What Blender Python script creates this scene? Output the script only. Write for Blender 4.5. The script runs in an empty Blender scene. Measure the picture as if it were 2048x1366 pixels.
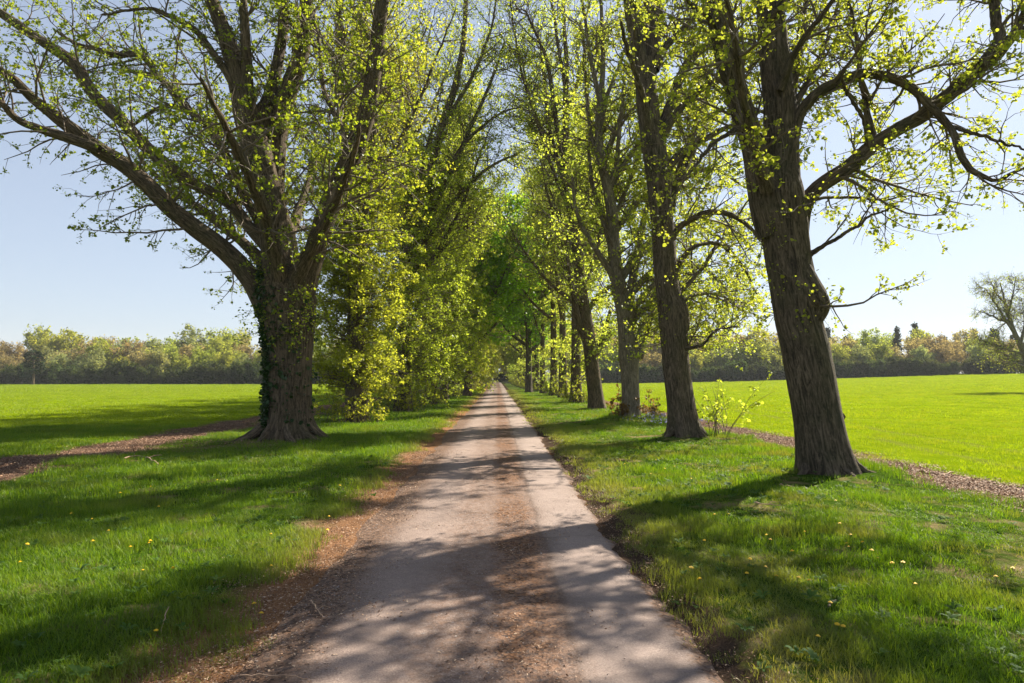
import bpy, math, random
import numpy as np
from mathutils import Vector, Matrix, Euler

sc = bpy.context.scene
# ------------------------------------------------------------------ camera, sky, sun, exposure
EYE = 1.7
FPX = 1365.0                      # focal length in pixels of a 2048 px wide picture (24 mm)
YAW = math.radians(1.217)         # to the right of +Y
PITCH = math.radians(3.02)        # upwards
cam_d = bpy.data.cameras.new('camera')
cam_d.lens = 24.0
cam_d.sensor_width = 36.0
cam_d.clip_end = 5000.0
cam_d.clip_start = 0.05
cam = bpy.data.objects.new('camera', cam_d)
cam.location = (0, 0, EYE)
cam.rotation_euler = Euler((math.pi / 2 + PITCH, 0, -YAW), 'XYZ')
sc.collection.objects.link(cam)
sc.camera = cam

SUN_EL = math.radians(40.0)
SUN_AZ = math.radians(46.0)       # clockwise from +Y (towards +X)
w = bpy.data.worlds.new("World")
sc.world = w
w.use_nodes = True
nt = w.node_tree
sky = nt.nodes.new('ShaderNodeTexSky')
sky.sky_type = 'NISHITA'
sky.sun_disc = False
sky.sun_elevation = SUN_EL
sky.sun_rotation = SUN_AZ
sky.air_density = 1.0
sky.dust_density = 0.5
sky.ozone_density = 2.5
bg = nt.nodes['Background']
bg.inputs['Strength'].default_value = 0.10
hs_ = nt.nodes.new('ShaderNodeHueSaturation'); hs_.inputs['Saturation'].default_value = .70
gm_ = nt.nodes.new('ShaderNodeGamma'); gm_.inputs['Gamma'].default_value = .55
ml_ = nt.nodes.new('ShaderNodeMix'); ml_.data_type = 'RGBA'; ml_.blend_type = 'MULTIPLY'; ml_.inputs[0].default_value = 1.0
ml_.inputs[7].default_value = (.99, 1.06, 1.18, 1)
nt.links.new(sky.outputs[0], hs_.inputs['Color']); nt.links.new(hs_.outputs[0], gm_.inputs['Color'])
nt.links.new(gm_.outputs[0], ml_.inputs[6]); nt.links.new(ml_.outputs[2], bg.inputs['Color'])

sun_d = bpy.data.lights.new('sun', 'SUN')
sun_d.energy = 5.0
sun_d.angle = math.radians(0.53)
sun_d.color = (1.0, 0.925, 0.78)
sun = bpy.data.objects.new('sun', sun_d)
sdir = Vector((math.sin(SUN_AZ) * math.cos(SUN_EL), math.cos(SUN_AZ) * math.cos(SUN_EL), math.sin(SUN_EL)))
sun.rotation_euler = sdir.to_track_quat('Z', 'Y').to_euler()
sc.collection.objects.link(sun)

sc.view_settings.view_transform = 'Standard'
sc.view_settings.look = 'None'
sc.view_settings.exposure = 1.5
sc.view_settings.gamma = 1.0
sc.cycles.max_bounces = 8
sc.cycles.transparent_max_bounces = 8
sc.cycles.transmission_bounces = 5
sc.cycles.diffuse_bounces = 4
sc.cycles.glossy_bounces = 2
sc.cycles.sample_clamp_indirect = 4.0

TWO_PI = 2 * math.pi
# ------------------------------------------------------------------ helpers
def px2w(px, py, D):
    """the point at depth Y = D that lies in direction (px, py) of the 2048 px wide photograph"""
    fy, fz = math.cos(PITCH), math.sin(PITCH)
    f = Vector((math.sin(YAW) * fy, math.cos(YAW) * fy, fz))
    r = Vector((math.cos(YAW), -math.sin(YAW), 0))
    u = r.cross(f)
    d = f * FPX + r * (px - 1024) + u * (683 - py)
    t = D / d.y
    return np.array([d.x * t, D, EYE + d.z * t])

_lat = np.random.RandomState(5).rand(256, 256)
def vnoise(x, y, s=1.0, seed=0):
    """value noise in 0..1"""
    x = np.asarray(x, float) / s + seed * 17.3
    y = np.asarray(y, float) / s + seed * 9.1
    xi = np.floor(x).astype(int); yi = np.floor(y).astype(int)
    fx = x - xi; fy = y - yi
    fx = fx * fx * (3 - 2 * fx); fy = fy * fy * (3 - 2 * fy)
    g = lambda a, b: _lat[a % 256, b % 256]
    return (g(xi, yi) * (1 - fx) + g(xi + 1, yi) * fx) * (1 - fy) + (g(xi, yi + 1) * (1 - fx) + g(xi + 1, yi + 1) * fx) * fy

def sstep(a, b, x):
    t = np.clip((np.asarray(x, float) - a) / (b - a), 0, 1)
    return t * t * (3 - 2 * t)

TREE_MOUNDS = []      # (x, y, radius, height)
def ground_h(x, y):
    x = np.asarray(x, float); y = np.asarray(y, float)
    n = (vnoise(x, y, 2.3, 1) - .5) * .10 + (vnoise(x, y, .7, 2) - .5) * .05 + (vnoise(x, y, .3, 3) - .5) * .02
    verge_r = sstep(1.34, 1.50, x + (vnoise(x, y, .5, 8) - .5) * .14)
    verge_l = sstep(-1.55, -2.3, x)
    on = np.maximum(verge_r, verge_l)
    h = -0.012 * (1 - on) + on * (.06 + n)
    h = h + verge_r * .025 - verge_l * .02
    # far land
    h = h + 2.6 * sstep(25, 150, x) * sstep(25, 170, y)
    h = h + 9.0 * sstep(195, 330, y) * sstep(40, 90, x) * (1 - .95 * sstep(90, 190, x)) + 2.0 * sstep(175, 300, y) * sstep(-20, -60, x)
    for (mx, my, mr, mh) in TREE_MOUNDS:
        d2 = (x - mx) ** 2 + (y - my) ** 2
        h = h + mh * np.exp(-d2 / (mr * mr))
    return h

def gh(x, y):
    return float(ground_h(np.array([x]), np.array([y]))[0])

def tag(o, label=None, cat=None, group=None, kind=None):
    if label: o['label'] = label
    if cat: o['category'] = cat
    if group: o['group'] = group
    if kind: o['kind'] = kind
    return o

def link(name, me, parent=None, mat=None):
    o = bpy.data.objects.new(name, me)
    sc.collection.objects.link(o)
    if parent: o.parent = parent
    if mat and not me.materials: me.materials.append(mat)
    return o

def empty(name, loc, rz=0.0):
    o = bpy.data.objects.new(name, None)
    o.empty_display_size = .3
    o.location = loc; o.rotation_euler = (0, 0, rz)
    sc.collection.objects.link(o)
    return o

def copy_tree(o, parent=None):
    c = o.copy(); sc.collection.objects.link(c)
    if parent: c.parent = parent
    for ch in [q for q in sc.objects if q.parent == o]:
        copy_tree(ch, c)
    return c

def mk_mesh(name, V, F, attrs=None, smooth=True):
    """V (n,3), F (m,k) with one k for all faces; attrs {name: (type, data)} on points"""
    me = bpy.data.meshes.new(name)
    V = np.ascontiguousarray(V, np.float32); F = np.ascontiguousarray(F, np.int32)
    m, k = F.shape
    me.vertices.add(len(V)); me.vertices.foreach_set('co', V.ravel())
    me.loops.add(m * k); me.loops.foreach_set('vertex_index', F.ravel())
    me.polygons.add(m)
    me.polygons.foreach_set('loop_start', np.arange(0, m * k, k, dtype=np.int32))
    if smooth:
        me.polygons.foreach_set('use_smooth', np.ones(m, bool))
    me.update(calc_edges=True)
    for an, (ty, data) in (attrs or {}).items():
        a = me.attributes.new(an, ty, 'POINT')
        data = np.ascontiguousarray(data, np.float32 if ty != 'INT' else np.int32).ravel()
        a.data.foreach_set('vector' if ty == 'FLOAT_VECTOR' else 'value', data)
    return me

def nrm(v):
    return v / np.maximum(np.linalg.norm(v, axis=-1, keepdims=True), 1e-9)

def tubes(P, R, sides, lump=0.0, flare=0.0, rng=None):
    """P (M,Q,3) centre lines, R (M,Q) radii -> verts, quads, bark coordinates"""
    M, Q, _ = P.shape
    T = nrm(np.gradient(P, axis=1))
    mt = nrm(P[:, -1] - P[:, 0] + 1e-6)
    ax = np.argmin(np.abs(mt), axis=1)
    ref = np.eye(3)[ax][:, None, :]
    U = nrm(np.cross(T, ref)); W = np.cross(T, U)
    a = np.arange(sides) / sides * TWO_PI
    s = np.concatenate([np.zeros((M, 1)), np.cumsum(np.linalg.norm(np.diff(P, axis=1), axis=2), axis=1)], axis=1)
    r = np.repeat(R[:, :, None], sides, axis=2)
    if lump:
        ph = (rng.rand(M, 4) * TWO_PI)[:, :, None, None]
        A = a[None, None, :]; S = s[:, :, None]
        r = r * (1 + lump * (np.sin(2 * A + S * 1.1 + ph[:, 0]) + .7 * np.sin(3 * A - S * 1.7 + ph[:, 1]) + .45 * np.sin(7 * A + S * .6 + ph[:, 2]) + .35 * np.sin(12 * A - S * .9 + ph[:, 3]) + .5 * np.sin(S * 4.3 + ph[:, 2])))
    if flare:
        A = a[None, None, :]; S = s[:, :, None]
        lob = .55 + .45 * np.cos(5 * A + 1.0) + .25 * np.cos(3 * A + 2.2)
        r = r * (1 + flare * np.exp(-np.maximum(S - .12, 0) / .33) * lob)
    V = P[:, :, None, :] + r[..., None] * (np.cos(a)[None, None, :, None] * U[:, :, None, :] + np.sin(a)[None, None, :, None] * W[:, :, None, :])
    off = np.arange(M)[:, None, None] * 3.7
    bk = np.stack([R[:, :, None] * np.cos(a)[None, None, :] + off, R[:, :, None] * np.sin(a)[None, None, :] + off, np.repeat(s[:, :, None] * .16, sides, 2)], axis=-1)
    idx = np.arange(M * Q * sides).reshape(M, Q, sides)
    f = np.stack([idx[:, :-1, :], np.roll(idx, -1, 2)[:, :-1, :], np.roll(idx, -1, 2)[:, 1:, :], idx[:, 1:, :]], axis=-1).reshape(-1, 4)
    return V.reshape(-1, 3), f, bk.reshape(-1, 3)

def resample(pts, rad, n):
    """Catmull-Rom through the nodes, n points at even spacing"""
    pts = np.asarray(pts, float); rad = np.asarray(rad, float)
    if len(pts) == 2:
        t = np.linspace(0, 1, n)[:, None]
        return pts[0] * (1 - t) + pts[1] * t, rad[0] * (1 - t[:, 0]) + rad[1] * t[:, 0]
    X = np.concatenate([pts, rad[:, None]], axis=1)
    X = np.vstack([2 * X[0] - X[1], X, 2 * X[-1] - X[-2]])
    out = []
    for i in range(1, len(X) - 2):
        p0, p1, p2, p3 = X[i - 1:i + 3]
        t = np.linspace(0, 1, 12, endpoint=False)[:, None]
        out.append(.5 * ((2 * p1) + (-p0 + p2) * t + (2 * p0 - 5 * p1 + 4 * p2 - p3) * t * t + (-p0 + 3 * p1 - 3 * p2 + p3) * t ** 3))
    out.append(X[-2][None]); O = np.vstack(out)
    s = np.concatenate([[0], np.cumsum(np.linalg.norm(np.diff(O[:, :3], axis=0), axis=1))])
    q = np.linspace(0, s[-1], n)
    R = np.stack([np.interp(q, s, O[:, k]) for k in range(4)], axis=1)
    return R[:, :3], np.maximum(R[:, 3], .002)

def spawn(rng, PP, PR, n, t0=.15, t1=1.0, length=(1., 2.), ang=(35, 75), Q=6, up=.15, jit=.25, rmax=.03, rk=.5, shrink=.5, out=None):
    """n children on the parent lines PP (M,P,3)"""
    M, P, _ = PP.shape
    L = np.linalg.norm(np.diff(PP, axis=1), axis=2).sum(1)
    pi = rng.choice(M, n, p=L / L.sum())
    t = t0 + (t1 - t0) * rng.rand(n)
    f = t * (P - 1); i = np.minimum(f.astype(int), P - 2); f = f - i
    pos = PP[pi, i] * (1 - f)[:, None] + PP[pi, i + 1] * f[:, None]
    pr = PR[pi, i] * (1 - f) + PR[pi, i + 1] * f
    tan = nrm(PP[pi, i + 1] - PP[pi, i])
    perp = nrm(np.cross(tan, rng.randn(n, 3)))
    a = np.radians(ang[0] + (ang[1] - ang[0]) * rng.rand(n))
    d = nrm(np.cos(a)[:, None] * tan + np.sin(a)[:, None] * perp)
    ln = (length[0] + (length[1] - length[0]) * rng.rand(n)) * (1 - shrink * t)
    pts = [pos]; step = ln / (Q - 1)
    for k in range(Q - 1):
        pts.append(pts[-1] + d * step[:, None])
        d = d + rng.randn(n, 3) * jit
        d[:, 2] += up
        d = nrm(d)
    C = np.stack(pts, axis=1)
    r0 = np.minimum(np.minimum(pr * rk + .002, rmax), .006 + ln * .014)
    R = r0[:, None] * np.linspace(1, .22, Q)[None, :]
    return C, R

LEAF6 = np.array([[0, 0, 0], [-.44, .22, .10], [-.40, .66, .05], [0, 1.02, -.10], [.40, .66, .05], [.44, .22, .10]])
def leaf_mesh(rng, TP, clumps, per, size, spread=.05, upb=.9, t0=.15, name='crown', quad=False, droop=.25):
    M, Q, _ = TP.shape
    nc = M * clumps
    mi = np.repeat(np.arange(M), clumps)
    t = t0 + (1 - t0) * rng.rand(nc) ** .55
    f = t * (Q - 1); i = np.minimum(f.astype(int), Q - 2); f = (f - i)[:, None]
    c = TP[mi, i] * (1 - f) + TP[mi, i + 1] * f
    c = np.repeat(c, per, 0)
    n = len(c)
    c = c + rng.randn(n, 3) * spread
    ax = rng.randn(n, 3); ax[:, 2] = ax[:, 2] * .6 - droop; ax = nrm(ax)
    no = rng.randn(n, 3); no[:, 2] += upb; no = no - (no * ax).sum(1, keepdims=True) * ax; no = nrm(no)
    sd = np.cross(ax, no)
    sz = size * (.45 + .9 * rng.rand(n)) * (.6 + .8 * np.repeat(rng.rand(nc), per))
    if quad:
        T = np.array([[0, 0, 0], [-.46, .5, .08], [0, 1.0, -.06], [.46, .5, .08]]); F = np.array([[0, 1, 2, 3]])
    else:
        T = LEAF6; F = np.array([[0, 1, 2, 3], [0, 3, 4, 5]])
    k = len(T)
    V = c[:, None, :] + sz[:, None, None] * (T[None, :, 0:1] * sd[:, None, :] + T[None, :, 1:2] * ax[:, None, :] + T[None, :, 2:3] * no[:, None, :])
    FF = (np.arange(n)[:, None, None] * k + F[None]).reshape(-1, 4)
    lc = np.repeat(np.clip(.5 + .22 * rng.randn(n) + .25 * (np.repeat(rng.rand(nc), per) - .5), 0, 1), k)
    return mk_mesh(name, V.reshape(-1, 3), FF, {'lv': ('FLOAT', lc)}, smooth=False)

# ------------------------------------------------------------------ materials
def new_mat(name):
    m = bpy.data.materials.new(name); m.use_nodes = True
    t = m.node_tree; t.nodes.clear()
    o = t.nodes.new('ShaderNodeOutputMaterial')
    return m, t, o

def N(t, ty, **kw):
    n = t.nodes.new('ShaderNode' + ty)
    for k, v in kw.items(): setattr(n, k, v)
    return n

def ramp(t, fac, stops):
    r = N(t, 'ValToRGB')
    e = r.color_ramp.elements
    while len(e) > 1: e.remove(e[-1])
    e[0].position = stops[0][0]; e[0].color = (*stops[0][1], 1)
    for p, c in stops[1:]:
        q = e.new(p); q.color = (*c, 1)
    if fac is not None: t.links.new(fac, r.inputs[0])
    return r

def noise(t, vec, scale, detail=4, rough=.55, dist=0.):
    n = N(t, 'TexNoise')
    n.inputs['Scale'].default_value = scale
    n.inputs['Detail'].default_value = detail
    n.inputs['Roughness'].default_value = rough
    n.inputs['Distortion'].default_value = dist
    if vec is not None: t.links.new(vec, n.inputs['Vector'])
    return n

def math_(t, op, a, b=None, c=None, clamp=False):
    n = N(t, 'Math', operation=op); n.use_clamp = clamp
    for i, v in enumerate((a, b, c)):
        if v is None: continue
        if isinstance(v, (int, float)): n.inputs[i].default_value = v
        else: t.links.new(v, n.inputs[i])
    return n.outputs[0]

def mixc(t, fac, a, b, mode='MIX'):
    n = N(t, 'Mix', data_type='RGBA', blend_type=mode)
    for s, v in ((n.inputs[0], fac), (n.inputs[6], a), (n.inputs[7], b)):
        if isinstance(v, (int, float)): s.default_value = v
        elif isinstance(v, tuple): s.default_value = (*v, 1)
        else: t.links.new(v, s)
    return n.outputs[2]

def leaf_mat(name, c0, c1, trans=1.9, mix=.5, warm=(1.12, 1.0, .55), rough=.45, obj_var=.0, spec=.22):
    """a leaf: reflects c0..c1 by leaf, and lets yellower light through"""
    m, t, o = new_mat(name)
    c0 = tuple(.74 * v for v in c0); c1 = tuple(.74 * v for v in c1)
    at = N(t, 'Attribute', attribute_name='lv')
    col = ramp(t, at.outputs['Fac'], [(0.1, c0), (.85, c1)]).outputs[0]
    if obj_var:
        oi = N(t, 'ObjectInfo')
        hs = N(t, 'HueSaturation')
        t.links.new(math_(t, 'MULTIPLY_ADD', oi.outputs['Random'], obj_var * .16, .5 - obj_var * .08), hs.inputs['Hue'])
        t.links.new(math_(t, 'MULTIPLY_ADD', oi.outputs['Random'], obj_var, 1 - obj_var * .5), hs.inputs['Value'])
        t.links.new(col, hs.inputs['Color']); col = hs.outputs[0]
    pr = N(t, 'BsdfPrincipled')
    pr.inputs['Roughness'].default_value = rough
    pr.inputs['Specular IOR Level'].default_value = spec
    t.links.new(col, pr.inputs['Base Color'])
    tr = N(t, 'BsdfTranslucent')
    t.links.new(mixc(t, 1.0, col, tuple(trans * v for v in warm), 'MULTIPLY'), tr.inputs['Color'])
    mx = N(t, 'MixShader'); mx.inputs[0].default_value = mix
    t.links.new(pr.outputs[0], mx.inputs[1]); t.links.new(tr.outputs[0], mx.inputs[2])
    t.links.new(mx.outputs[0], o.inputs[0])
    return m

def bark_mat(name, dark, light, green=(.05, .06, .02), gfac=.35, bump=.8):
    m, t, o = new_mat(name)
    at = N(t, 'Attribute', attribute_name='bk')
    v = at.outputs['Vector']
    n1 = noise(t, v, 19, 6, .7, 1.2)      # ridges (coordinate is squeezed along the limb)
    n2 = noise(t, v, 6, 3)
    geo = N(t, 'NewGeometry')
    n3 = noise(t, geo.outputs['Position'], 1.6, 4)
    n4 = noise(t, geo.outputs['Position'], 22, 4, .6)
    r = ramp(t, n1.outputs[0], [(.40, dark), (.52, tuple((a + b) / 2 for a, b in zip(dark, light))), (.64, light)])
    c = mixc(t, math_(t, 'MULTIPLY', ramp(t, n3.outputs[0], [(.45, (0, 0, 0)), (.65, (1, 1, 1))]).outputs[0], gfac), r.outputs[0], green)
    c = mixc(t, math_(t, 'MULTIPLY', ramp(t, n4.outputs[0], [(.55, (0, 0, 0)), (.75, (1, 1, 1))]).outputs[0], .35), c, tuple(min(1, x * 1.5) for x in light))
    c = mixc(t, math_(t, 'MULTIPLY', n2.outputs[0], .5), c, dark)
    p = N(t, 'BsdfPrincipled'); p.inputs['Roughness'].default_value = .92; p.inputs['Specular IOR Level'].default_value = .2
    t.links.new(c, p.inputs['Base Color'])
    b = N(t, 'Bump'); b.inputs['Strength'].default_value = bump; b.inputs['Distance'].default_value = .06
    hgt = math_(t, 'ADD', n1.outputs[0], math_(t, 'MULTIPLY', n4.outputs[0], .3))
    t.links.new(hgt, b.inputs['Height']); t.links.new(b.outputs[0], p.inputs['Normal'])
    t.links.new(p.outputs[0], o.inputs[0])
    return m

def plain_mat(name, col, rough=.8, var=.3, scale=20):
    m, t, o = new_mat(name)
    tc = N(t, 'TexCoord')
    n = noise(t, tc.outputs['Object'], scale, 4)
    c = ramp(t, n.outputs[0], [(.3, tuple(x * (1 - var) for x in col)), (.7, tuple(x * (1 + var) for x in col))]).outputs[0]
    p = N(t, 'BsdfPrincipled'); p.inputs['Roughness'].default_value = rough
    t.links.new(c, p.inputs['Base Color']); t.links.new(p.outputs[0], o.inputs[0])
    return m

M = {}
M['bark'] = bark_mat('bark', (.034, .024, .015), (.25, .18, .115), bump=1.)
M['bark_dark'] = bark_mat('bark_dark', (.034, .026, .018), (.24, .18, .125), bump=1.)
M['bark_pale'] = bark_mat('bark_pale', (.085, .07, .05), (.36, .30, .22), gfac=.3)
M['twig'] = plain_mat('twig_bark', (.12, .088, .058))
M['cut'] = plain_mat('cut_wood', (.36, .23, .14))
M['leaf_green'] = leaf_mat('lime_leaf_green', (.14, .205, .018), (.27, .34, .026), trans=2.1)
M['leaf_yellow'] = leaf_mat('lime_leaf_yellow', (.20, .25, .028), (.37, .395, .042), trans=2.05, mix=.56, warm=(1.04, 1., .7))
M['leaf_light'] = leaf_mat('lime_leaf_light', (.22, .30, .04), (.40, .46, .07), trans=2.2, mix=.62, warm=(1.06, 1., .65), obj_var=.15)
M['leaf_olive'] = leaf_mat('lime_leaf_olive', (.18, .225, .024), (.37, .40, .045), trans=2.35, mix=.57, warm=(1.06, 1., .62), obj_var=.2)
M['leaf_deep'] = leaf_mat('chestnut_leaf', (.14, .24, .014), (.28, .42, .028), trans=2.2, mix=.55, warm=(.9, 1.05, .4))
M['leaf_ivy'] = leaf_mat('ivy_leaf', (.018, .05, .012), (.04, .09, .018), trans=1.6, mix=.25, rough=.3)
M['leaf_red'] = leaf_mat('young_red_leaf', (.12, .08, .03), (.24, .16, .05), trans=2.0)
# ------------------------------------------------------------------ ground and field
def ground_material():
    m, t, o = new_mat('ground')
    geo = N(t, 'NewGeometry'); pos = geo.outputs['Position']
    sep = N(t, 'SeparateXYZ'); t.links.new(pos, sep.inputs[0])
    X, Y = sep.outputs[0], sep.outputs[1]
    nb = noise(t, pos, .8, 4); nf = noise(t, pos, 9, 6, .7); nff = noise(t, pos, 60, 4, .7)
    wob = math_(t, 'MULTIPLY_ADD', nb.outputs[0], 1.1, -.55)
    wob2 = math_(t, 'MULTIPLY_ADD', nf.outputs[0], .5, -.25)
    Xw = math_(t, 'ADD', math_(t, 'ADD', X, wob), wob2)
    grass = ramp(t, nf.outputs[0], [(.3, (.030, .055, .008)), (.55, (.06, .115, .012)), (.75, (.12, .15, .03))]).outputs[0]
    soil = ramp(t, nff.outputs[0], [(.3, (.05, .03, .02)), (.5, (.18, .108, .074)), (.7, (.38, .25, .18))]).outputs[0]
    dry = ramp(t, nff.outputs[0], [(.3, (.14, .10, .045)), (.7, (.40, .31, .16))]).outputs[0]
    pd = noise(t, pos, 1.7, 4, .6)
    g = mixc(t, ramp(t, pd.outputs[0], [(.52, (0, 0, 0)), (.68, (1, 1, 1))]).outputs[0], grass, dry)
    # the crop: fine rows, brighter, with bare flecks
    vm = N(t, 'Mapping'); vm.inputs['Scale'].default_value = (5.5, .35, 1); vm.inputs['Rotation'].default_value = (0, 0, math.radians(6)); t.links.new(pos, vm.inputs[0])
    rows = noise(t, vm.outputs[0], 1.3, 4, .6)
    big = noise(t, pos, .035, 4, .55)
    crop = ramp(t, rows.outputs[0], [(.25, (.125, .205, .004)), (.5, (.19, .275, .005)), (.72, (.26, .33, .008))]).outputs[0]
    crop = mixc(t, math_(t, 'MULTIPLY', ramp(t, big.outputs[0], [(.42, (0, 0, 0)), (.62, (1, 1, 1))]).outputs[0], .5), crop, (.24, .29, .012))
    mott = noise(t, pos, 2.2, 6, .75)
    crop = mixc(t, math_(t, 'MULTIPLY', ramp(t, mott.outputs[0], [(.5, (0, 0, 0)), (.72, (1, 1, 1))]).outputs[0], .35), crop, (.11, .18, .008))
    tl = math_(t, 'ABSOLUTE', math_(t, 'SUBTRACT', math_(t, 'FRACT', math_(t, 'MULTIPLY', math_(t, 'ADD', math_(t, 'MULTIPLY', X, .995), math_(t, 'MULTIPLY', Y, -.10)), 1 / 18.)), .5))
    tl = math_(t, 'ABSOLUTE', math_(t, 'SUBTRACT', tl, .045))
    crop = mixc(t, math_(t, 'MULTIPLY', ramp(t, tl, [(.006, (1, 1, 1)), (.016, (0, 0, 0))]).outputs[0], .45), crop, (.20, .20, .05))
    def band(a, b, e=.12):
        """1 between a and b of the wobbled X"""
        u = N(t, 'MapRange', interpolation_type='SMOOTHSTEP'); u.inputs['From Min'].default_value = a - e; u.inputs['From Max'].default_value = a + e
        v = N(t, 'MapRange', interpolation_type='SMOOTHSTEP'); v.inputs['From Min'].default_value = b + e; v.inputs['From Max'].default_value = b - e
        t.links.new(Xw, u.inputs['Value']); t.links.new(Xw, v.inputs['Value'])
        return math_(t, 'MULTIPLY', u.outputs[0], v.outputs[0])
    c = mixc(t, band(7.6, 9000, .15), g, crop)
    c = mixc(t, band(-9000, -9.2, .15), c, crop)
    c = mixc(t, band(6.5, 7.75, .10), c, soil)
    c = mixc(t, band(-10.3, -8.0, .15), c, soil)
    litter = ramp(t, nff.outputs[0], [(.25, (.08, .036, .018)), (.5, (.31, .16, .082)), (.75, (.50, .30, .17))]).outputs[0]
    c = mixc(t, band(-2.05, 1.5, .2), c, litter)
    darks = ramp(t, nff.outputs[0], [(.3, (.035, .024, .017)), (.7, (.15, .10, .07))]).outputs[0]
    c = mixc(t, band(1.1, 1.56, .07), c, darks)
    # far beyond the fields: rough woodland floor
    yr = N(t, 'MapRange'); yr.inputs['From Min'].default_value = 176; yr.inputs['From Max'].default_value = 182; t.links.new(Y, yr.inputs['Value'])
    c = mixc(t, yr.outputs[0], c, (.05, .06, .02))
    c = mixc(t, 1.0, c, (.68, .68, .68), 'MULTIPLY')
    p = N(t, 'BsdfPrincipled'); p.inputs['Roughness'].default_value = 1.; p.inputs['Specular IOR Level'].default_value = .0
    t.links.new(c, p.inputs['Base Color'])
    b = N(t, 'Bump'); b.inputs['Strength'].default_value = .9; b.inputs['Distance'].default_value = .03
    t.links.new(math_(t, 'ADD', nf.outputs[0], math_(t, 'MULTIPLY', nff.outputs[0], .5)), b.inputs['Height'])
    t.links.new(b.outputs[0], p.inputs['Normal'])
    t.links.new(p.outputs[0], o.inputs[0])
    return m

def road_material():
    m, t, o = new_mat('road')
    geo = N(t, 'NewGeometry'); pos = geo.outputs['Position']
    sep = N(t, 'SeparateXYZ'); t.links.new(pos, sep.inputs[0]); X = sep.outputs[0]
    agg = noise(t, pos, 85, 5, .85); mid = noise(t, pos, 14, 5, .7)
    vm = N(t, 'Mapping'); vm.inputs['Scale'].default_value = (1, .35, 1); t.links.new(pos, vm.inputs[0])
    big = noise(t, vm.outputs[0], 1.6, 5, .6)
    vor = N(t, 'TexVoronoi'); vor.inputs['Scale'].default_value = 48; t.links.new(pos, vor.inputs['Vector'])
    Xw = math_(t, 'ADD', X, math_(t, 'ADD', math_(t, 'MULTIPLY_ADD', big.outputs[0], .26, -.13), math_(t, 'MULTIPLY_ADD', mid.outputs[0], .16, -.08)))
    base = ramp(t, agg.outputs[0], [(.34, (.11, .08, .07)), (.5, (.31, .245, .215)), (.66, (.56, .47, .42))]).outputs[0]
    base = mixc(t, math_(t, 'MULTIPLY', ramp(t, mid.outputs[0], [(.4, (0, 0, 0)), (.7, (1, 1, 1))]).outputs[0], .35), base, (.22, .165, .14))
    smooth = ramp(t, agg.outputs[0], [(.32, (.20, .165, .15)), (.5, (.35, .295, .27)), (.66, (.50, .43, .40))]).outputs[0]
    smooth = mixc(t, math_(t, 'MULTIPLY', ramp(t, mid.outputs[0], [(.45, (0, 0, 0)), (.75, (1, 1, 1))]).outputs[0], .3), smooth, (.26, .21, .18))
    moss = ramp(t, vor.outputs['Color'], [(.2, (.04, .018, .009)), (.5, (.18, .085, .036)), (.85, (.33, .18, .095))]).outputs[0]
    def band(a, b, e, src):
        u = N(t, 'MapRange', interpolation_type='SMOOTHSTEP'); u.inputs['From Min'].default_value = a - e; u.inputs['From Max'].default_value = a + e
        v = N(t, 'MapRange', interpolation_type='SMOOTHSTEP'); v.inputs['From Min'].default_value = b + e; v.inputs['From Max'].default_value = b - e
        t.links.new(src, u.inputs['Value']); t.links.new(src, v.inputs['Value'])
        return math_(t, 'MULTIPLY', u.outputs[0], v.outputs[0])
    Xs = math_(t, 'ADD', X, math_(t, 'ADD', math_(t, 'MULTIPLY_ADD', big.outputs[0], .22, -.11), math_(t, 'MULTIPLY_ADD', mid.outputs[0], .06, -.03)))
    c = mixc(t, math_(t, 'MULTIPLY', band(.47, 5, .025, Xs), .8), base, smooth)
    patch = ramp(t, mid.outputs[0], [(.36, (0, 0, 0)), (.58, (1, 1, 1))]).outputs[0]
    pb = ramp(t, noise(t, pos, .55, 3).outputs[0], [(.38, (.55, .55, .55)), (.6, (1, 1, 1))]).outputs[0]
    f = math_(t, 'MULTIPLY', math_(t, 'MULTIPLY', band(-.05, .44, .14, Xw), math_(t, 'MULTIPLY_ADD', patch, .5, .5)), pb)
    f = math_(t, 'MAXIMUM', f, math_(t, 'MULTIPLY', band(-.55, .46, .25, Xw), math_(t, 'MULTIPLY', patch, .35)))
    st = noise(t, pos, 1.1, 6, .7)      # damp and worn stains
    c = mixc(t, math_(t, 'MULTIPLY', ramp(t, st.outputs[0], [(.42, (0, 0, 0)), (.62, (1, 1, 1))]).outputs[0], .45), c, (.13, .095, .08))
    tr_ = math_(t, 'MAXIMUM', band(-.95, -.45, .18, Xw), band(.62, 1.05, .15, Xw))
    c = mixc(t, math_(t, 'MULTIPLY', tr_, .28), c, (.46, .39, .36))
    c = mixc(t, f, c, moss)
    c = mixc(t, math_(t, 'MULTIPLY', band(.44, .49, .03, Xw), .35), c, (.07, .05, .04))
    f2 = math_(t, 'MAXIMUM', band(-5, -1.12, .16, Xw), band(1.17, 5, .05, Xw))
    c = mixc(t, math_(t, 'MULTIPLY', f2, math_(t, 'MULTIPLY_ADD', patch, .45, .5)), c, ramp(t, vor.outputs['Color'], [(.2, (.055, .035, .025)), (.8, (.28, .175, .115))]).outputs[0])
    # cracks
    cr = N(t, 'TexVoronoi', feature='DISTANCE_TO_EDGE'); cr.inputs['Scale'].default_value = .33
    t.links.new(mixc(t, .3, pos, noise(t, pos, 2.5, 5).outputs['Color']), cr.inputs['Vector'])
    c = mixc(t, math_(t, 'MULTIPLY', ramp(t, cr.outputs['Distance'], [(.0, (1, 1, 1)), (.006, (0, 0, 0))]).outputs[0], .25), c, (.08, .06, .05))
    c = mixc(t, 1.0, c, (.74, .685, .65), 'MULTIPLY')
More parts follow.
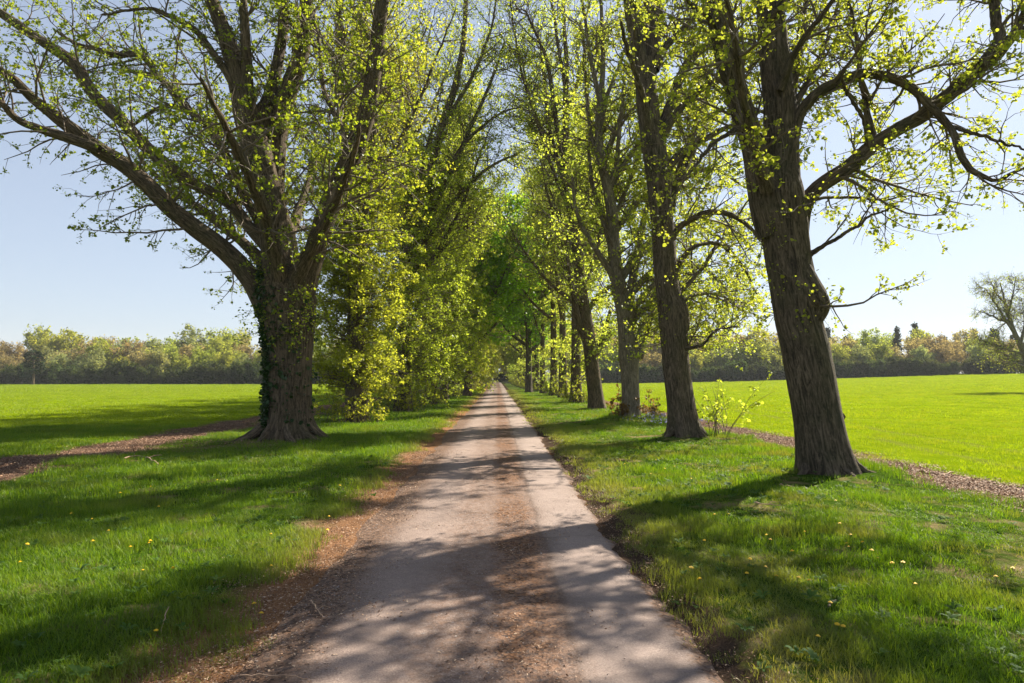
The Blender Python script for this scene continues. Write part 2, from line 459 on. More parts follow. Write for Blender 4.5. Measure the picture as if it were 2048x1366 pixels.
    p = N(t, 'BsdfPrincipled'); p.inputs['Roughness'].default_value = .9; p.inputs['Specular IOR Level'].default_value = .12
    t.links.new(c, p.inputs['Base Color'])
    b = N(t, 'Bump'); b.inputs['Strength'].default_value = .6; b.inputs['Distance'].default_value = .012
    t.links.new(math_(t, 'ADD', agg.outputs[0], math_(t, 'ADD', mid.outputs[0], math_(t, 'MULTIPLY', f, vor.outputs['Distance']))), b.inputs['Height'])
    t.links.new(b.outputs[0], p.inputs['Normal'])
    t.links.new(p.outputs[0], o.inputs[0])
    return m

L1D, R1D, R2D, R3D, R4D = 17.8, 11.05, 18.1, 26.4, 35.7
L1X = px2w(575, 885, L1D)[0]; R1X = px2w(1655, 965, R1D)[0]; R2X = px2w(1372, 883, R2D)[0]; R3X = px2w(1262, 843, R3D)[0]; R4X = px2w(1195, 820, R4D)[0]
TREE_MOUNDS += [(L1X, L1D, 1.5, .12), (R1X, R1D, 1.2, .10), (R2X, R2D, 1.2, .10), (R3X, R3D, 1.2, .1)]

def build_ground():
    def axis(lo, hi, fine, far0, far1):
        a = np.arange(lo, hi + 1e-6, fine)
        g = []; v = hi; s = fine
        while v < far1: s *= 1.13; v += s; g.append(v)
        h = []; v = lo; s = fine
        while v > far0: s *= 1.13; v -= s; h.append(v)
        return np.concatenate([h[::-1], a, g])
    xs = axis(-11, 11, .11, -650, 650); ys = axis(2.0, 30, .14, -60, 750)
    gx, gy = np.meshgrid(xs, ys)
    V = np.stack([gx, gy, ground_h(gx, gy)], -1).reshape(-1, 3)
    nx, ny = len(xs), len(ys)
    i = np.arange(nx * ny).reshape(ny, nx)
    F = np.stack([i[:-1, :-1], i[:-1, 1:], i[1:, 1:], i[1:, :-1]], -1).reshape(-1, 4)
    o = link('ground', mk_mesh('ground', V, F), mat=ground_material())
    tag(o, kind='structure')
    # road: a sheet over it with ragged edges
    ys = np.concatenate([np.arange(-20, 30, .12), np.arange(30, 300, 1.0)])
    cols = np.linspace(0, 1, 17)
    le = -1.62 + (vnoise(ys, ys * 0, .9, 4) - .5) * .30 + (vnoise(ys, ys * 0, .25, 5) - .5) * .12
    re = 1.30 + (vnoise(ys, ys * 0, 1.2, 6) - .5) * .20 + (vnoise(ys, ys * 0, .3, 7) - .5) * .12 + (vnoise(ys, ys * 0, .14, 9) - .5) * .06
    X = le[:, None] * (1 - cols) + re[:, None] * cols
    Yg = np.repeat(ys[:, None], 17, 1)
    Z = .006 + .020 * (1 - (X / 1.45) ** 2).clip(-1, 1) + (vnoise(X, Yg, .8, 11) - .5) * .012
    Z[:, 0] = -.03; Z[:, -1] = -.03
    V = np.stack([X, Yg, Z], -1).reshape(-1, 3)
    i = np.arange(len(ys) * 17).reshape(-1, 17)
    F = np.stack([i[:-1, :-1], i[:-1, 1:], i[1:, 1:], i[1:, :-1]], -1).reshape(-1, 4)
    o = link('road', mk_mesh('road', V, F), mat=road_material())
    tag(o, kind='structure')
build_ground()

# ------------------------------------------------------------------ the avenue trees
class Tree:
    def __init__(self, seed, n=48):
        self.n = n; self.rng = np.random.RandomState(seed); self.P = []; self.R = []
    def limb(self, pts, rad, n=None, wig=.0):
        n = self.n
        p, r = resample(pts, rad, n)
        if wig:
            q = np.cumsum(self.rng.randn(n, 3) * wig, 0); q -= np.linspace(0, 1, n)[:, None] * q[-1]
            q *= np.linspace(0, 1, n)[:, None] ** .5
            p = p + q
        self.P.append(p); self.R.append(r)
    def arrays(self, a=0, b=None):
        return np.stack(self.P[a:b]), np.stack(self.R[a:b])

def trace(T, D, base, nodes, dy0=0., dy1=0., n=30, pw=1.3, wig=.012):
    """nodes (px, py, width px) -> a limb in the tree's own coordinates, its depth running from dy0 to dy1"""
    k = len(nodes)
    pts = []; rad = []
    for i, (x, y, wd) in enumerate(nodes):
        d = D + dy0 + (dy1 - dy0) * (i / (k - 1)) ** pw
        pts.append(px2w(x, y, d) - base); rad.append(wd * .5 / FPX * d)
    T.limb(pts, rad, n, wig)

def finish_tree(root, T, spec):
    """trunk, branches and crown meshes from the limbs and a growth spec"""
    rng = T.rng
    P, R = T.arrays()
    sides = spec.get('sides', 14)
    v1, f1, b1 = tubes(P[:1], R[:1], sides * 2, lump=spec.get('lump', .022), flare=spec.get('flare', .45), rng=rng)
    R2_ = R[1:].copy(); R2_[:, -1] *= .15
    v2, f2, b2 = tubes(P[1:], R2_, sides, lump=.02, rng=rng)
    V = np.vstack([v1, v2]); F = np.vstack([f1, f2 + len(v1)])
    tr = link('trunk', mk_mesh('trunk', V, F, {'bk': ('FLOAT_VECTOR', np.vstack([b1, b2]))}), root, spec.get('bark', M['bark']))
    s0 = spec.get('skip', 1)
    C1, r1 = spawn(rng, P[s0:], R[s0:], spec['n1'], t0=spec.get('t1', .15), length=spec['l1'], ang=(35, 80), Q=8, up=spec.get('up1', .10), jit=.16, rmax=.036, rk=.5, shrink=.45)
    if 'keep' in spec:
        k = spec['keep'](C1); C1, r1 = C1[k], r1[k]
    C2, r2 = spawn(rng, C1, r1, spec['n2'], t0=.12, length=spec['l2'], ang=(30, 75), Q=5, up=spec.get('up2', .05), jit=.2, rmax=.014, rk=.6, shrink=.35)
    br = [tubes(C1, r1, 5), tubes(C2, r2 * spec.get('tw', 1.), 3)]
    tw = [C2]
    if spec.get('ne'):
        zt = spec.get('ez', .45)
        for (a, b) in spec.get('epi', [(0, 1)]):
            C3, r3 = spawn(rng, P[a:b], R[a:b], spec['ne'], t0=spec.get('e0', .08), t1=zt, length=spec.get('le', (.8, 2.2)), ang=(55, 95), Q=6, up=spec.get('upe', -.02), jit=.22, rmax=.02, rk=.5, shrink=.1)
            if 'ekeep' in spec:
                k = spec['ekeep'](C3); C3, r3 = C3[k], r3[k]
            C4, r4 = spawn(rng, C3, r3, spec['ne'] * 4, t0=.1, length=(.35, .9), ang=(30, 80), Q=4, up=-.02, jit=.2, rmax=.01, rk=.6, shrink=.3)
            br += [tubes(C3, r3, 4), tubes(C4, r4, 3)]
            tw_e = C4
    Vs, Fs, o = [], [], 0
    for (v, f, b) in br:
        Vs.append(v); Fs.append(f + o); o += len(v)
    link('branches', mk_mesh('branches', np.vstack(Vs), np.vstack(Fs)), root, M['twig'])
    C2k = C2
    if 'leafkeep' in spec:
        C2k = C2[spec['leafkeep'](C2)]
    link('crown', leaf_mesh(rng, C2k, spec['cl'], spec['per'], spec['size'], spread=spec.get('spread', .05), quad=spec.get('quad', False)), root, spec['leaf'])
    if spec.get('ne'):
        link('side_foliage', leaf_mesh(rng, tw_e, spec.get('ecl', 4), spec.get('eper', 3), spec.get('esize', spec['size']), spread=.07, name='side_foliage', quad=spec.get('quad', False)), root, spec.get('eleaf', spec['leaf']))
    return tr

AV_L = 'lime trees along the left of the drive'
AV_R = 'lime trees along the right of the drive'

def base_pt(x, D): return np.array([x, D, gh(x, D) - .06])

def add_roots(root, b, spokes, q0=.45, h0=.42, mat='bark'):
    Rt = Tree(4, 14)
    for ang, ln, r in spokes:
        an = math.radians(ang); pts = []; rad = []
        for k in range(6):
            u = k / 5
            q = q0 + ln * u
            x = math.cos(an + .25 * u) * q; y = math.sin(an + .25 * u) * q
            z = gh(b[0] + x, b[1] + y) - b[2] + h0 * (1 - u) ** 2.6 - .07 * u
            pts.append((x, y, z)); rad.append(r * (1 - .6 * u))
        Rt.limb(pts, rad, 14, .008)
    P, R = Rt.arrays()
    v, f, bk = tubes(P, R, 10, lump=.05, rng=Rt.rng)
    link('root_flare', mk_mesh('root_flare', v, f, {'bk': ('FLOAT_VECTOR', bk)}), root, M[mat])

# --- the big pollarded tree on the left
def tree_left_big():
    D = L1D; b = base_pt(L1X, D)
    T = Tree(11)
    t = lambda nd, a=0., c=0., **k: trace(T, D, b, nd, a, c, **k)
    t([(580, 892, 92), (578, 850, 88), (580, 780, 85), (582, 700, 88), (580, 640, 98), (577, 600, 106), (572, 560, 92), (565, 520, 50)], n=44, wig=.004)
    t([(545, 625, 60), (500, 555, 42), (449, 502, 38), (395, 460, 36), (343, 418, 34), (266, 345, 32), (190, 293, 30), (126, 244, 24), (76, 205, 20), (38, 167, 18), (0, 141, 16), (-90, 80, 10), (-190, 40, 4)], 0, -2.6)
    t([(200, 298, 20), (133, 275, 20), (76, 257, 16), (38, 243, 14), (0, 205, 12), (-60, 150, 8), (-150, 120, 4)], -1.5, -3.2)
    t([(575, 590, 40), (552, 520, 26), (495, 449, 24), (457, 403, 24), (380, 362, 24), (304, 304, 24), (247, 244, 24), (190, 190, 24), (152, 130, 24), (95, 88, 20), (38, 50, 18), (-30, 5, 14), (-150, -70, 6)], 0, 1.5)
    t([(545, 500, 24), (515, 440, 20), (480, 380, 18), (449, 312, 18), (411, 251, 16), (362, 206, 14), (327, 164, 11), (290, 150, 8), (240, 140, 5)], .4, 2.6)
    t([(520, 330, 16), (464, 282, 12), (411, 240, 12), (362, 215, 10), (310, 225, 8), (250, 260, 5)], .3, 1.8)
    t([(570, 600, 80), (556, 520, 62), (547, 440, 58), (535, 370, 56), (515, 290, 56), (495, 230, 50), (480, 170, 42), (462, 100, 36), (440, 40, 30), (415, -20, 26), (390, -130, 20), (350, -280, 10)], 0, -.8)
    t([(505, 260, 40), (500, 200, 26), (497, 120, 22), (493, 60, 19), (488, 0, 17), (480, -120, 13), (470, -300, 6)], -.3, -1.6)
    t([(515, 300, 40), (520, 235, 36), (535, 205, 26), (550, 150, 24), (560, 100, 22), (568, 50, 20), (572, -40, 18), (590, -200, 10), (600, -350, 5)], -.2, 1.4)
    t([(545, 430, 50), (548, 330, 44), (558, 250, 40), (575, 190, 38), (600, 130, 34), (612, 60, 31), (615, 0, 28), (622, -120, 22), (640, -320, 10)], .1, .6)
    t([(595, 610, 60), (625, 520, 44), (650, 440, 42), (680, 370, 42), (710, 300, 40), (735, 230, 36), (748, 160, 33), (755, 80, 30), (765, 0, 27), (780, -130, 20), (800, -330, 8)], 0, -1.4)
    t([(588, 560, 36), (578, 470, 26), (562, 400, 18), (545, 330, 14), (545, 250, 10)], .6, 1.8)
    t([(470, 180, 14), (430, 110, 14), (390, 60, 12), (330, 30, 9), (280, 20, 6), (200, 30, 4)], -.6, -1.6)
    t([(330, 170, 8), (280, 110, 12), (230, 112, 12), (190, 98, 10), (150, 85, 8), (110, 60, 5)], 2, 2.2)
    t([(700, 320, 16), (680, 250, 12), (650, 180, 10), (640, 100, 8), (625, 20, 5)], -1, .5)
    # limbs towards and away from the viewer
    t([(560, 560, 40), (540, 470, 26), (510, 380, 20), (450, 260, 14), (400, 150, 8)], -.4, -5.0)
    t([(590, 560, 40), (620, 500, 26), (660, 430, 20), (700, 340, 14), (720, 250, 8)], -.3, -3.6)
    t([(570, 540, 40), (580, 470, 26), (600, 420, 20), (620, 350, 12), (630, 280, 7)], .5, 5.0)
    t([(540, 540, 30), (480, 480, 20), (400, 420, 14), (330, 370, 8), (290, 330, 5)], .5, 5.5)
    root = empty('lime_tree', tuple(b))
    tag(root, 'huge many limbed lime with ivy clad trunk, nearest of the left row', 'tree', AV_L)
    def keep(C):      # clear of the open sky under the lowest limb
        return ~((C[:, -1, 2] < 3.2) & (C[:, -1, 0] < -.8))
    finish_tree(root, T, dict(bark=M['bark'], n1=620, l1=(.9, 3.0), up1=.02, n2=4700, l2=(.35, 1.2), up2=-.04, cl=3, per=5, size=.056, spread=.033, leaf=M['leaf_green'], keep=keep, flare=.55, lump=.03, ne=60, ez=.95, e0=.55, le=(.4, 1.3), ecl=4))
    # ivy up the trunk, thickest on the left
    rng = np.random.RandomState(3)
    P, R = T.P[0], T.R[0]
    n = 4000
    h = rng.rand(n); a = np.where(rng.rand(n) < .62, rng.vonmises(3.05, 4., n), rng.vonmises(1.7, 1.2, n))
    keepm = vnoise(a * 1.1 + 9, h * 8, .35, 3) > .60 - .40 * (np.cos(a - 3.05) > .75)
    h, a = h[keepm], a[keepm]; n = len(h)
    f = h * (len(P) - 1); i = np.minimum(f.astype(int), len(P) - 2); f = (f - i)[:, None]
    c = P[i] * (1 - f) + P[i + 1] * f; r = R[i] * (1 - f[:, 0]) + R[i + 1] * f[:, 0]
    # a: 0 = +X, 90 deg = away from the viewer; seen from the front it is the -Y half
    dr = np.stack([np.cos(a), -np.abs(np.sin(a)) * np.sign(rng.rand(n) - .2), np.zeros(n)], 1)
    c = c + dr * (r * 1.03 + .01 + rng.rand(n) * .045)[:, None]
    TP = np.stack([c, c + rng.randn(n, 3) * .04], 1)
    link('ivy', leaf_mesh(rng, TP, 1, 2, .075, spread=.03, upb=.3, name='ivy'), root, M['leaf_ivy'])
    add_roots(root, b, ((200, 1.15, .15), (238, .9, .12), (285, 1.0, .13), (318, .95, .14), (345, 1.0, .12), (170, .9, .12), (60, 1., .12), (110, 1.1, .12)))
    return root

def tree_right_near():
    D = R1D; b = base_pt(R1X, D)
    T = Tree(21)
    t = lambda nd, a=0., c=0., **k: trace(T, D, b, nd, a, c, **k)
    t([(1662, 978, 108), (1655, 940, 101), (1647, 900, 98), (1629, 800, 94), (1610, 700, 93), (1596, 640, 90), (1586, 580, 88), (1576, 520, 88), (1566, 450, 90), (1558, 390, 90), (1556, 330, 70)], n=54, wig=.003)
    t([(1545, 470, 60), (1524, 400, 54), (1510, 310, 50), (1492, 240, 48), (1470, 170, 45), (1450, 100, 42), (1436, 40, 39), (1426, 0, 37), (1400, -120, 30), (1370, -330, 18), (1340, -560, 7)], 0, -.9)
    t([(1560, 420, 84), (1562, 330, 74), (1561, 220, 67), (1553, 150, 62), (1546, 80, 57), (1540, 0, 52), (1528, -150, 40), (1515, -380, 24), (1500, -620, 8)], .05, .3)
    t([(1585, 520, 56), (1600, 450, 34), (1612, 402, 32), (1645, 368, 32), (1690, 342, 32), (1735, 300, 30), (1790, 262, 28), (1850, 226, 28), (1900, 182, 28), (1945, 142, 27), (1990, 105, 24), (2025, 62, 18), (2060, 0, 14), (2120, -80, 9), (2200, -180, 4)], .1, -.8)
    t([(1960, 130, 16), (1998, 80, 22), (1992, 40, 20), (1988, -20, 18), (1984, -110, 13), (1970, -280, 6)], -.6, .2)
    t([(1985, 110, 12), (2048, 62, 9), (2100, 50, 8), (2200, 10, 4)], -.6, -1.6)
    t([(1580, 300, 26), (1597, 235, 22), (1615, 203, 22), (1650, 175, 22), (1690, 157, 21), (1730, 146, 20), (1780, 155, 19), (1820, 175, 17), (1850, 205, 16), (1880, 232, 12), (1902, 270, 14), (1918, 312, 14), (1942, 336, 13), (1975, 352, 9), (1992, 358, 8), (2015, 346, 7), (2048, 335, 6), (2120, 325, 3)], -.1, -1.2, n=50)
    t([(1752, 290, 16), (1737, 250, 13), (1722, 200, 12), (1712, 150, 11), (1708, 100, 9), (1700, 50, 8), (1690, 0, 7), (1670, -90, 4)], -.1, .6)
    t([(1740, 300, 9), (1728, 240, 8), (1705, 190, 7), (1690, 130, 5)], -.2, -1.2)
    t([(1600, 520, 16), (1640, 492, 9), (1690, 462, 7), (1745, 430, 5), (1800, 410, 3)], -.1, -1.2)
    t([(1600, 430, 10), (1630, 400, 7), (1690, 395, 6), (1780, 400, 4), (1850, 395, 3)], .2, 1.4)
    t([(1870, 225, 12), (1890, 250, 10), (1935, 265, 8), (1990, 280, 6), (2060, 300, 4)], -.4, -1.2)
    t([(1500, 260, 18), (1475, 255, 12), (1440, 275, 8), (1405, 310, 6), (1370, 350, 4)], -.2, -1.8)
    t([(1450, 90, 18), (1430, 50, 12), (1400, 20, 9), (1360, -20, 6)], -.4, -1.4)
    t([(1570, 240, 22), (1600, 190, 14), (1640, 120, 10), (1670, 50, 7), (1690, -30, 4)], .2, 3.)
    t([(1560, 180, 20), (1590, 110, 13), (1640, 40, 10), (1700, -40, 8), (1760, -120, 5)], -.2, -2.)
    t([(1540, 40, 20), (1600, -30, 14), (1690, -120, 10), (1800, -220, 6)], 0, -1.5)
    t([(1560, 400, 40), (1565, 310, 24), (1580, 200, 18), (1600, 60, 12), (1620, -100, 6)], .3, 2.5)
    t([(1535, 380, 30), (1500, 260, 18), (1470, 100, 14), (1440, -120, 8)], -.3, -3.0)
    # the burl where a limb was lost, and a stub lower down
    k0 = len(T.P)
    t([(1584, 505, 44), (1596, 540, 54), (1609, 574, 64), (1622, 600, 68), (1631, 612, 58), (1630, 628, 44), (1612, 668, 24)], -.12, -.15, n=30, wig=.0)
    t([(1640, 850, 40), (1672, 838, 26), (1688, 828, 12)], -.05, -.1, n=30, wig=0)
    t([(1610, 720, 50), (1642, 712, 30), (1660, 708, 12)], .05, .1, n=30, wig=0)
    root = empty('lime_tree', tuple(b))
    tag(root, 'leaning lime with a burl and long arching limb, nearest of the right row', 'tree', AV_R)
    def keep(C):
        tip = C[:, -1]; wx = tip[:, 0] + b[0]
        low = (tip[:, 2] < 2.4) | ((tip[:, 1] < -.25) & (tip[:, 0] > -1.6) & (tip[:, 0] < .3) & (T.rng.rand(len(C)) < .8))
        return ~low & ~((wx > 6.0) & (tip[:, 2] < 3.3 + (wx - 6) * .15))
    finish_tree(root, T, dict(bark=M['bark_dark'], sides=18, n1=330, l1=(.7, 2.2), up1=.03, n2=2300, l2=(.3, .95), up2=-.03, cl=3, per=5, size=.046, spread=.028, leaf=M['leaf_yellow'], keep=keep, flare=.5, lump=.024, ne=14, ez=1., e0=.5, le=(.3, .9), ecl=4))
    add_roots(root, b, ((190, .45, .10), (235, .4, .09), (275, .42, .10), (320, .5, .11), (10, .55, .11), (90, .5, .1)), .24, .34, 'bark_dark')
    return root

def tree_right_second():
    D = R2D; b = base_pt(R2X, D)
    T = Tree(31)
    t = lambda nd, a=0., c=0., **k: trace(T, D, b, nd, a, c, **k)
    t([(1374, 890, 62), (1370, 860, 58), (1364, 820, 54), (1356, 760, 53), (1350, 700, 53), (1346, 640, 58), (1338, 590, 52), (1330, 540, 48), (1326, 470, 46), (1320, 400, 45), (1311, 320, 48), (1300, 250, 46), (1293, 180, 44), (1288, 120, 40)], n=54, wig=.004)
    t([(1290, 180, 34), (1278, 110, 30), (1268, 50, 28), (1258, -10, 25), (1245, -110, 20), (1225, -260, 13), (1200, -420, 5)], 0, -.8)
    t([(1292, 170, 34), (1306, 100, 28), (1314, 40, 26), (1318, -20, 23), (1330, -140, 18), (1350, -300, 11), (1370, -460, 4)], 0, .6)
    t([(1292, 150, 16), (1292, 80, 14), (1296, 0, 12), (1300, -100, 8)], .1, 1.4)
    t([(1318, 390, 24), (1335, 340, 18), (1368, 303, 16), (1400, 283, 14), (1440, 262, 11), (1478, 248, 9), (1540, 215, 5)], 0, 1.)
    t([(1316, 300, 28), (1330, 235, 21), (1345, 195, 21), (1358, 155, 20), (1385, 108, 18), (1425, 85, 15), (1470, 74, 13), (1540, 68, 11), (1620, 40, 5)], .1, 1.2)
    t([(1325, 270, 20), (1360, 215, 15), (1400, 180, 14), (1440, 158, 12), (1490, 140, 9), (1540, 100, 5)], -.1, -1.2)
    t([(1310, 140, 20), (1330, 92, 15), (1362, 60, 13), (1392, 30, 11), (1418, -10, 9), (1450, -90, 5)], 0, .6)
    t([(1335, 510, 18), (1350, 468, 13), (1373, 445, 13), (1411, 427, 12), (1457, 430, 11), (1495, 453, 8), (1530, 490, 4)], 0, -.8)
    t([(1340, 420, 20), (1352, 370, 14), (1372, 330, 14), (1390, 290, 10), (1420, 230, 6)], .2, 2.)
    t([(1340, 600, 14), (1385, 560, 8), (1410, 520, 7), (1440, 470, 5)], 0, 1.4)
    t([(1352, 700, 12), (1400, 690, 6), (1430, 660, 5), (1480, 650, 3)], -.2, -1.)
    t([(1340, 560, 16), (1380, 500, 10), (1430, 490, 8), (1480, 530, 6), (1515, 590, 4)], 0, 2.2)
    t([(1345, 620, 14), (1390, 590, 8), (1440, 590, 6), (1480, 620, 4)], .2, 2.4)
    t([(1300, 260, 22), (1285, 190, 14), (1265, 120, 10), (1240, 40, 6)], -.2, -2.4)
    t([(1310, 340, 24), (1300, 250, 16), (1290, 140, 12), (1280, 0, 6)], .4, 4.)
    t([(1322, 440, 22), (1350, 360, 16), (1390, 260, 12), (1430, 120, 6)], .3, 4.5)
    t([(1334, 570, 30), (1346, 600, 44), (1354, 628, 48), (1359, 648, 42), (1356, 672, 34), (1350, 700, 20)], -.05, -.05, wig=0)
    root = empty('lime_tree', tuple(b))
    tag(root, 'tall curved lime with a burr halfway up, second of the right row', 'tree', AV_R)
    def keep(C):
        return ~((C[:, -1, 2] < 1.6) & (C[:, -1, 0] > 2.6)) & ~(C[:, -1, 0] < -2.2) & ~((C[:, -1, 1] < -.4) & (C[:, -1, 0] > -1.9) & (C[:, -1, 0] < .4) & (T.rng.rand(len(C)) < .75))
    finish_tree(root, T, dict(bark=M['bark_dark'], n1=310, l1=(.9, 2.8), up1=.06, n2=2500, l2=(.35, 1.1), cl=3, per=4, size=.060, spread=.035, leaf=M['leaf_yellow'], flare=.8, ne=40, ez=.75, e0=.25, le=(.3, 1.4), ecl=4, keep=keep))
    add_roots(root, b, ((195, .7, .11), (250, .55, .10), (300, .6, .11), (350, .5, .10), (140, .6, .1), (40, .6, .1)), .22, .34, 'bark_dark')
    shoots(root, b, [(.95, .1)], 16, (.6, 2.3), .06, M['leaf_olive'])
    return root

def shoots(root, b, spots, n, length, size, mat, name='basal_shoots', cl=5, spread=.3):
    """upright suckers round the foot of a tree"""
    rng = np.random.RandomState(int(abs(b[0] * 100 + b[1] * 10)) % 9999)
    st = []
    for (x, y) in spots:
        for k in range(n):
            a = rng.rand() * TWO_PI; q = spread * math.sqrt(rng.rand())
            X = x + math.cos(a) * q; Y = y + math.sin(a) * q
            st.append((X, Y, gh(b[0] + X, b[1] + Y) - b[2]))
    st = np.array(st); m = len(st)
    d = rng.randn(m, 3) * .35; d[:, 2] = 1; d = nrm(d)
    ln = length[0] + (length[1] - length[0]) * rng.rand(m) ** 1.5
    pts = [st]
    for k in range(5):
        pts.append(pts[-1] + d * (ln / 5)[:, None]); d = nrm(d + rng.randn(m, 3) * .15)
    C = np.stack(pts, 1); R = (.010 * np.linspace(1, .3, 6))[None, :].repeat(m, 0)
    C2, r2 = spawn(rng, C, R, m * 4, t0=.15, length=(.15, .45), ang=(35, 75), Q=4, up=.05, rmax=.006)
    v, f, _ = tubes(C, R, 4); v2, f2, _ = tubes(C2, r2, 3)
    st_o = link(name, mk_mesh(name, np.vstack([v, v2]), np.vstack([f, f2 + len(v)])), root, M['twig'])
    link('shoot_leaves', leaf_mesh(rng, C2, cl, 2, size, spread=.03, name='shoot_leaves'), st_o, mat)

def tree_right_third():
    D = R3D; b = base_pt(R3X, D)
    T = Tree(41)
    t = lambda nd, a=0., c=0., **k: trace(T, D, b, nd, a, c, **k)
    t([(1262, 850, 40), (1262, 815, 36), (1261, 770, 35), (1259, 730, 38), (1257, 705, 42), (1254, 680, 35), (1250, 640, 32), (1243, 600, 30), (1233, 540, 27), (1228, 490, 25), (1225, 430, 24), (1214, 368, 21), (1203, 323, 18), (1197, 266, 16), (1197, 220, 14), (1202, 180, 12), (1205, 120, 10), (1203, 40, 8), (1198, -60, 5)], n=60, wig=.01)
    t([(1250, 640, 26), (1262, 580, 19), (1270, 530, 17), (1278, 480, 14), (1290, 430, 12), (1305, 380, 9), (1325, 320, 5)], 0, 1.)
    t([(1272, 520, 14), (1290, 500, 10), (1310, 470, 9), (1340, 430, 6)], .4, 2.)
    t([(1254, 650, 20), (1268, 615, 13), (1290, 588, 12), (1318, 560, 10), (1360, 540, 6)], 0, -1.4)
    t([(1255, 660, 20), (1270, 640, 13), (1292, 618, 13), (1320, 600, 11), (1370, 590, 6)], 0, 1.4)
    t([(1230, 560, 20), (1218, 538, 14), (1200, 512, 12), (1180, 480, 11), (1162, 445, 9), (1152, 410, 7), (1145, 350, 5)], 0, -.8)
    t([(1226, 500, 18), (1215, 470, 12), (1203, 430, 11), (1190, 380, 9), (1180, 320, 7), (1178, 260, 4)], 0, 1.)
    t([(1216, 380, 16), (1230, 340, 10), (1236, 290, 9), (1240, 230, 8), (1250, 150, 5)], 0, -.8)
    t([(1206, 340, 14), (1185, 280, 9), (1175, 210, 8), (1170, 130, 6), (1160, 40, 4)], 0, 1.2)
    t([(1200, 250, 12), (1218, 190, 8), (1240, 130, 7), (1265, 60, 5)], 0, 1.)
    t([(1200, 200, 12), (1185, 130, 8), (1175, 60, 7), (1160, -40, 4)], 0, -1.)
    t([(1240, 560, 18), (1290, 490, 11), (1360, 450, 9), (1430, 470, 7), (1490, 540, 4)], 0, 2.5)
    t([(1250, 600, 18), (1310, 540, 11), (1380, 530, 8), (1440, 570, 6), (1480, 640, 4)], 0, 1.0)
    t([(1215, 380, 16), (1270, 300, 11), (1340, 240, 8), (1420, 210, 5)], 0, 2.5)
    t([(1254, 640, 16), (1320, 600, 9), (1390, 610, 6), (1450, 660, 4)], .5, 3.5)
    t([(1225, 470, 16), (1280, 400, 10), (1350, 350, 8), (1430, 340, 6), (1500, 380, 4)], .5, 2.0)
    t([(1205, 330, 14), (1260, 200, 9), (1330, 110, 7), (1420, 60, 4)], .5, 3.0)
    t([(1224, 440, 14), (1245, 400, 9), (1268, 340, 8), (1290, 270, 6), (1310, 200, 4)], 0, 2.)
    t([(1258, 715, 36), (1272, 708, 26), (1288, 712, 14)], -.1, -.15, wig=0)
    t([(1262, 712, 14), (1270, 690, 9), (1282, 660, 9), (1298, 632, 8)], -.1, -.3, wig=0)
    t([(1270, 712, 14), (1284, 690, 8), (1296, 660, 8), (1306, 630, 6)], .1, .4, wig=0)
    root = empty('lime_tree', tuple(b))
    tag(root, 'grey lime with cut stubs and shrubby shoots at its foot, third of the right row', 'tree', AV_R)
    finish_tree(root, T, dict(bark=M['bark_pale'], tw=1.1, n1=520, l1=(1.0, 3.2), up1=.06, n2=4300, l2=(.4, 1.2), cl=4, per=3, size=.085, spread=.08, leaf=M['leaf_light'], flare=.3, ne=24, ez=.3, e0=.12, le=(.3, 1.2), ecl=3, t1=.1, skip=0, keep=lambda C: C[:, 0, 2] > 3.2, leafkeep=lambda C: (((C[:, -1, 0] > .2) | (C[:, -1, 1] > .6)) | (T.rng.rand(len(C)) < .35))))
    shoots(root, b, [(-.5, -.3), (.75, .2)], 15, (.3, 1.2), .07, M['leaf_red'], spread=.45)
    return root

def lime_limbs(T, H, r0, lean=(0, 0), fork=.35, nl=12, spreadf=.20, top=.78):
    """an upright avenue tree"""
    rng = T.rng
    ph = rng.rand() * 6
    pts = []; rad = []
    for k in range(9):
        u = k / 8; z = H * top * u
        pts.append((lean[0] * u + .012 * H * math.sin(ph + 4 * u) * u, lean[1] * u + .012 * H * math.cos(ph + 3 * u) * u, z))
        rad.append(r0 * (1 - .80 * u ** .8))
    T.limb(pts, rad, 44, .006)
    P0 = T.P[0]
    for k in range(nl):
        u = fork + (.95 - fork) * (k + rng.rand() * .6) / nl
        i = int(u * (T.n - 1)); p = P0[i]; a = ph + k * 2.4 + rng.randn() * .3
        ln = H * (.46 - .24 * u) * (.8 + .4 * rng.rand()); sp = spreadf * H * (.45 + .8 * rng.rand()) * (1.1 - .5 * u)
        rr = T.R[0][i] * (.62 if u < .6 else .75)
        q = []
        for j in range(6):
            v = j / 5
            q.append(p + np.array([math.cos(a) * sp * v ** .8, math.sin(a) * sp * v ** .8, ln * (v * .75 + .25 * v * v)]))
        T.limb(q, [rr * (1 - .85 * (j / 5) ** .8) for j in range(6)], 44, .02)

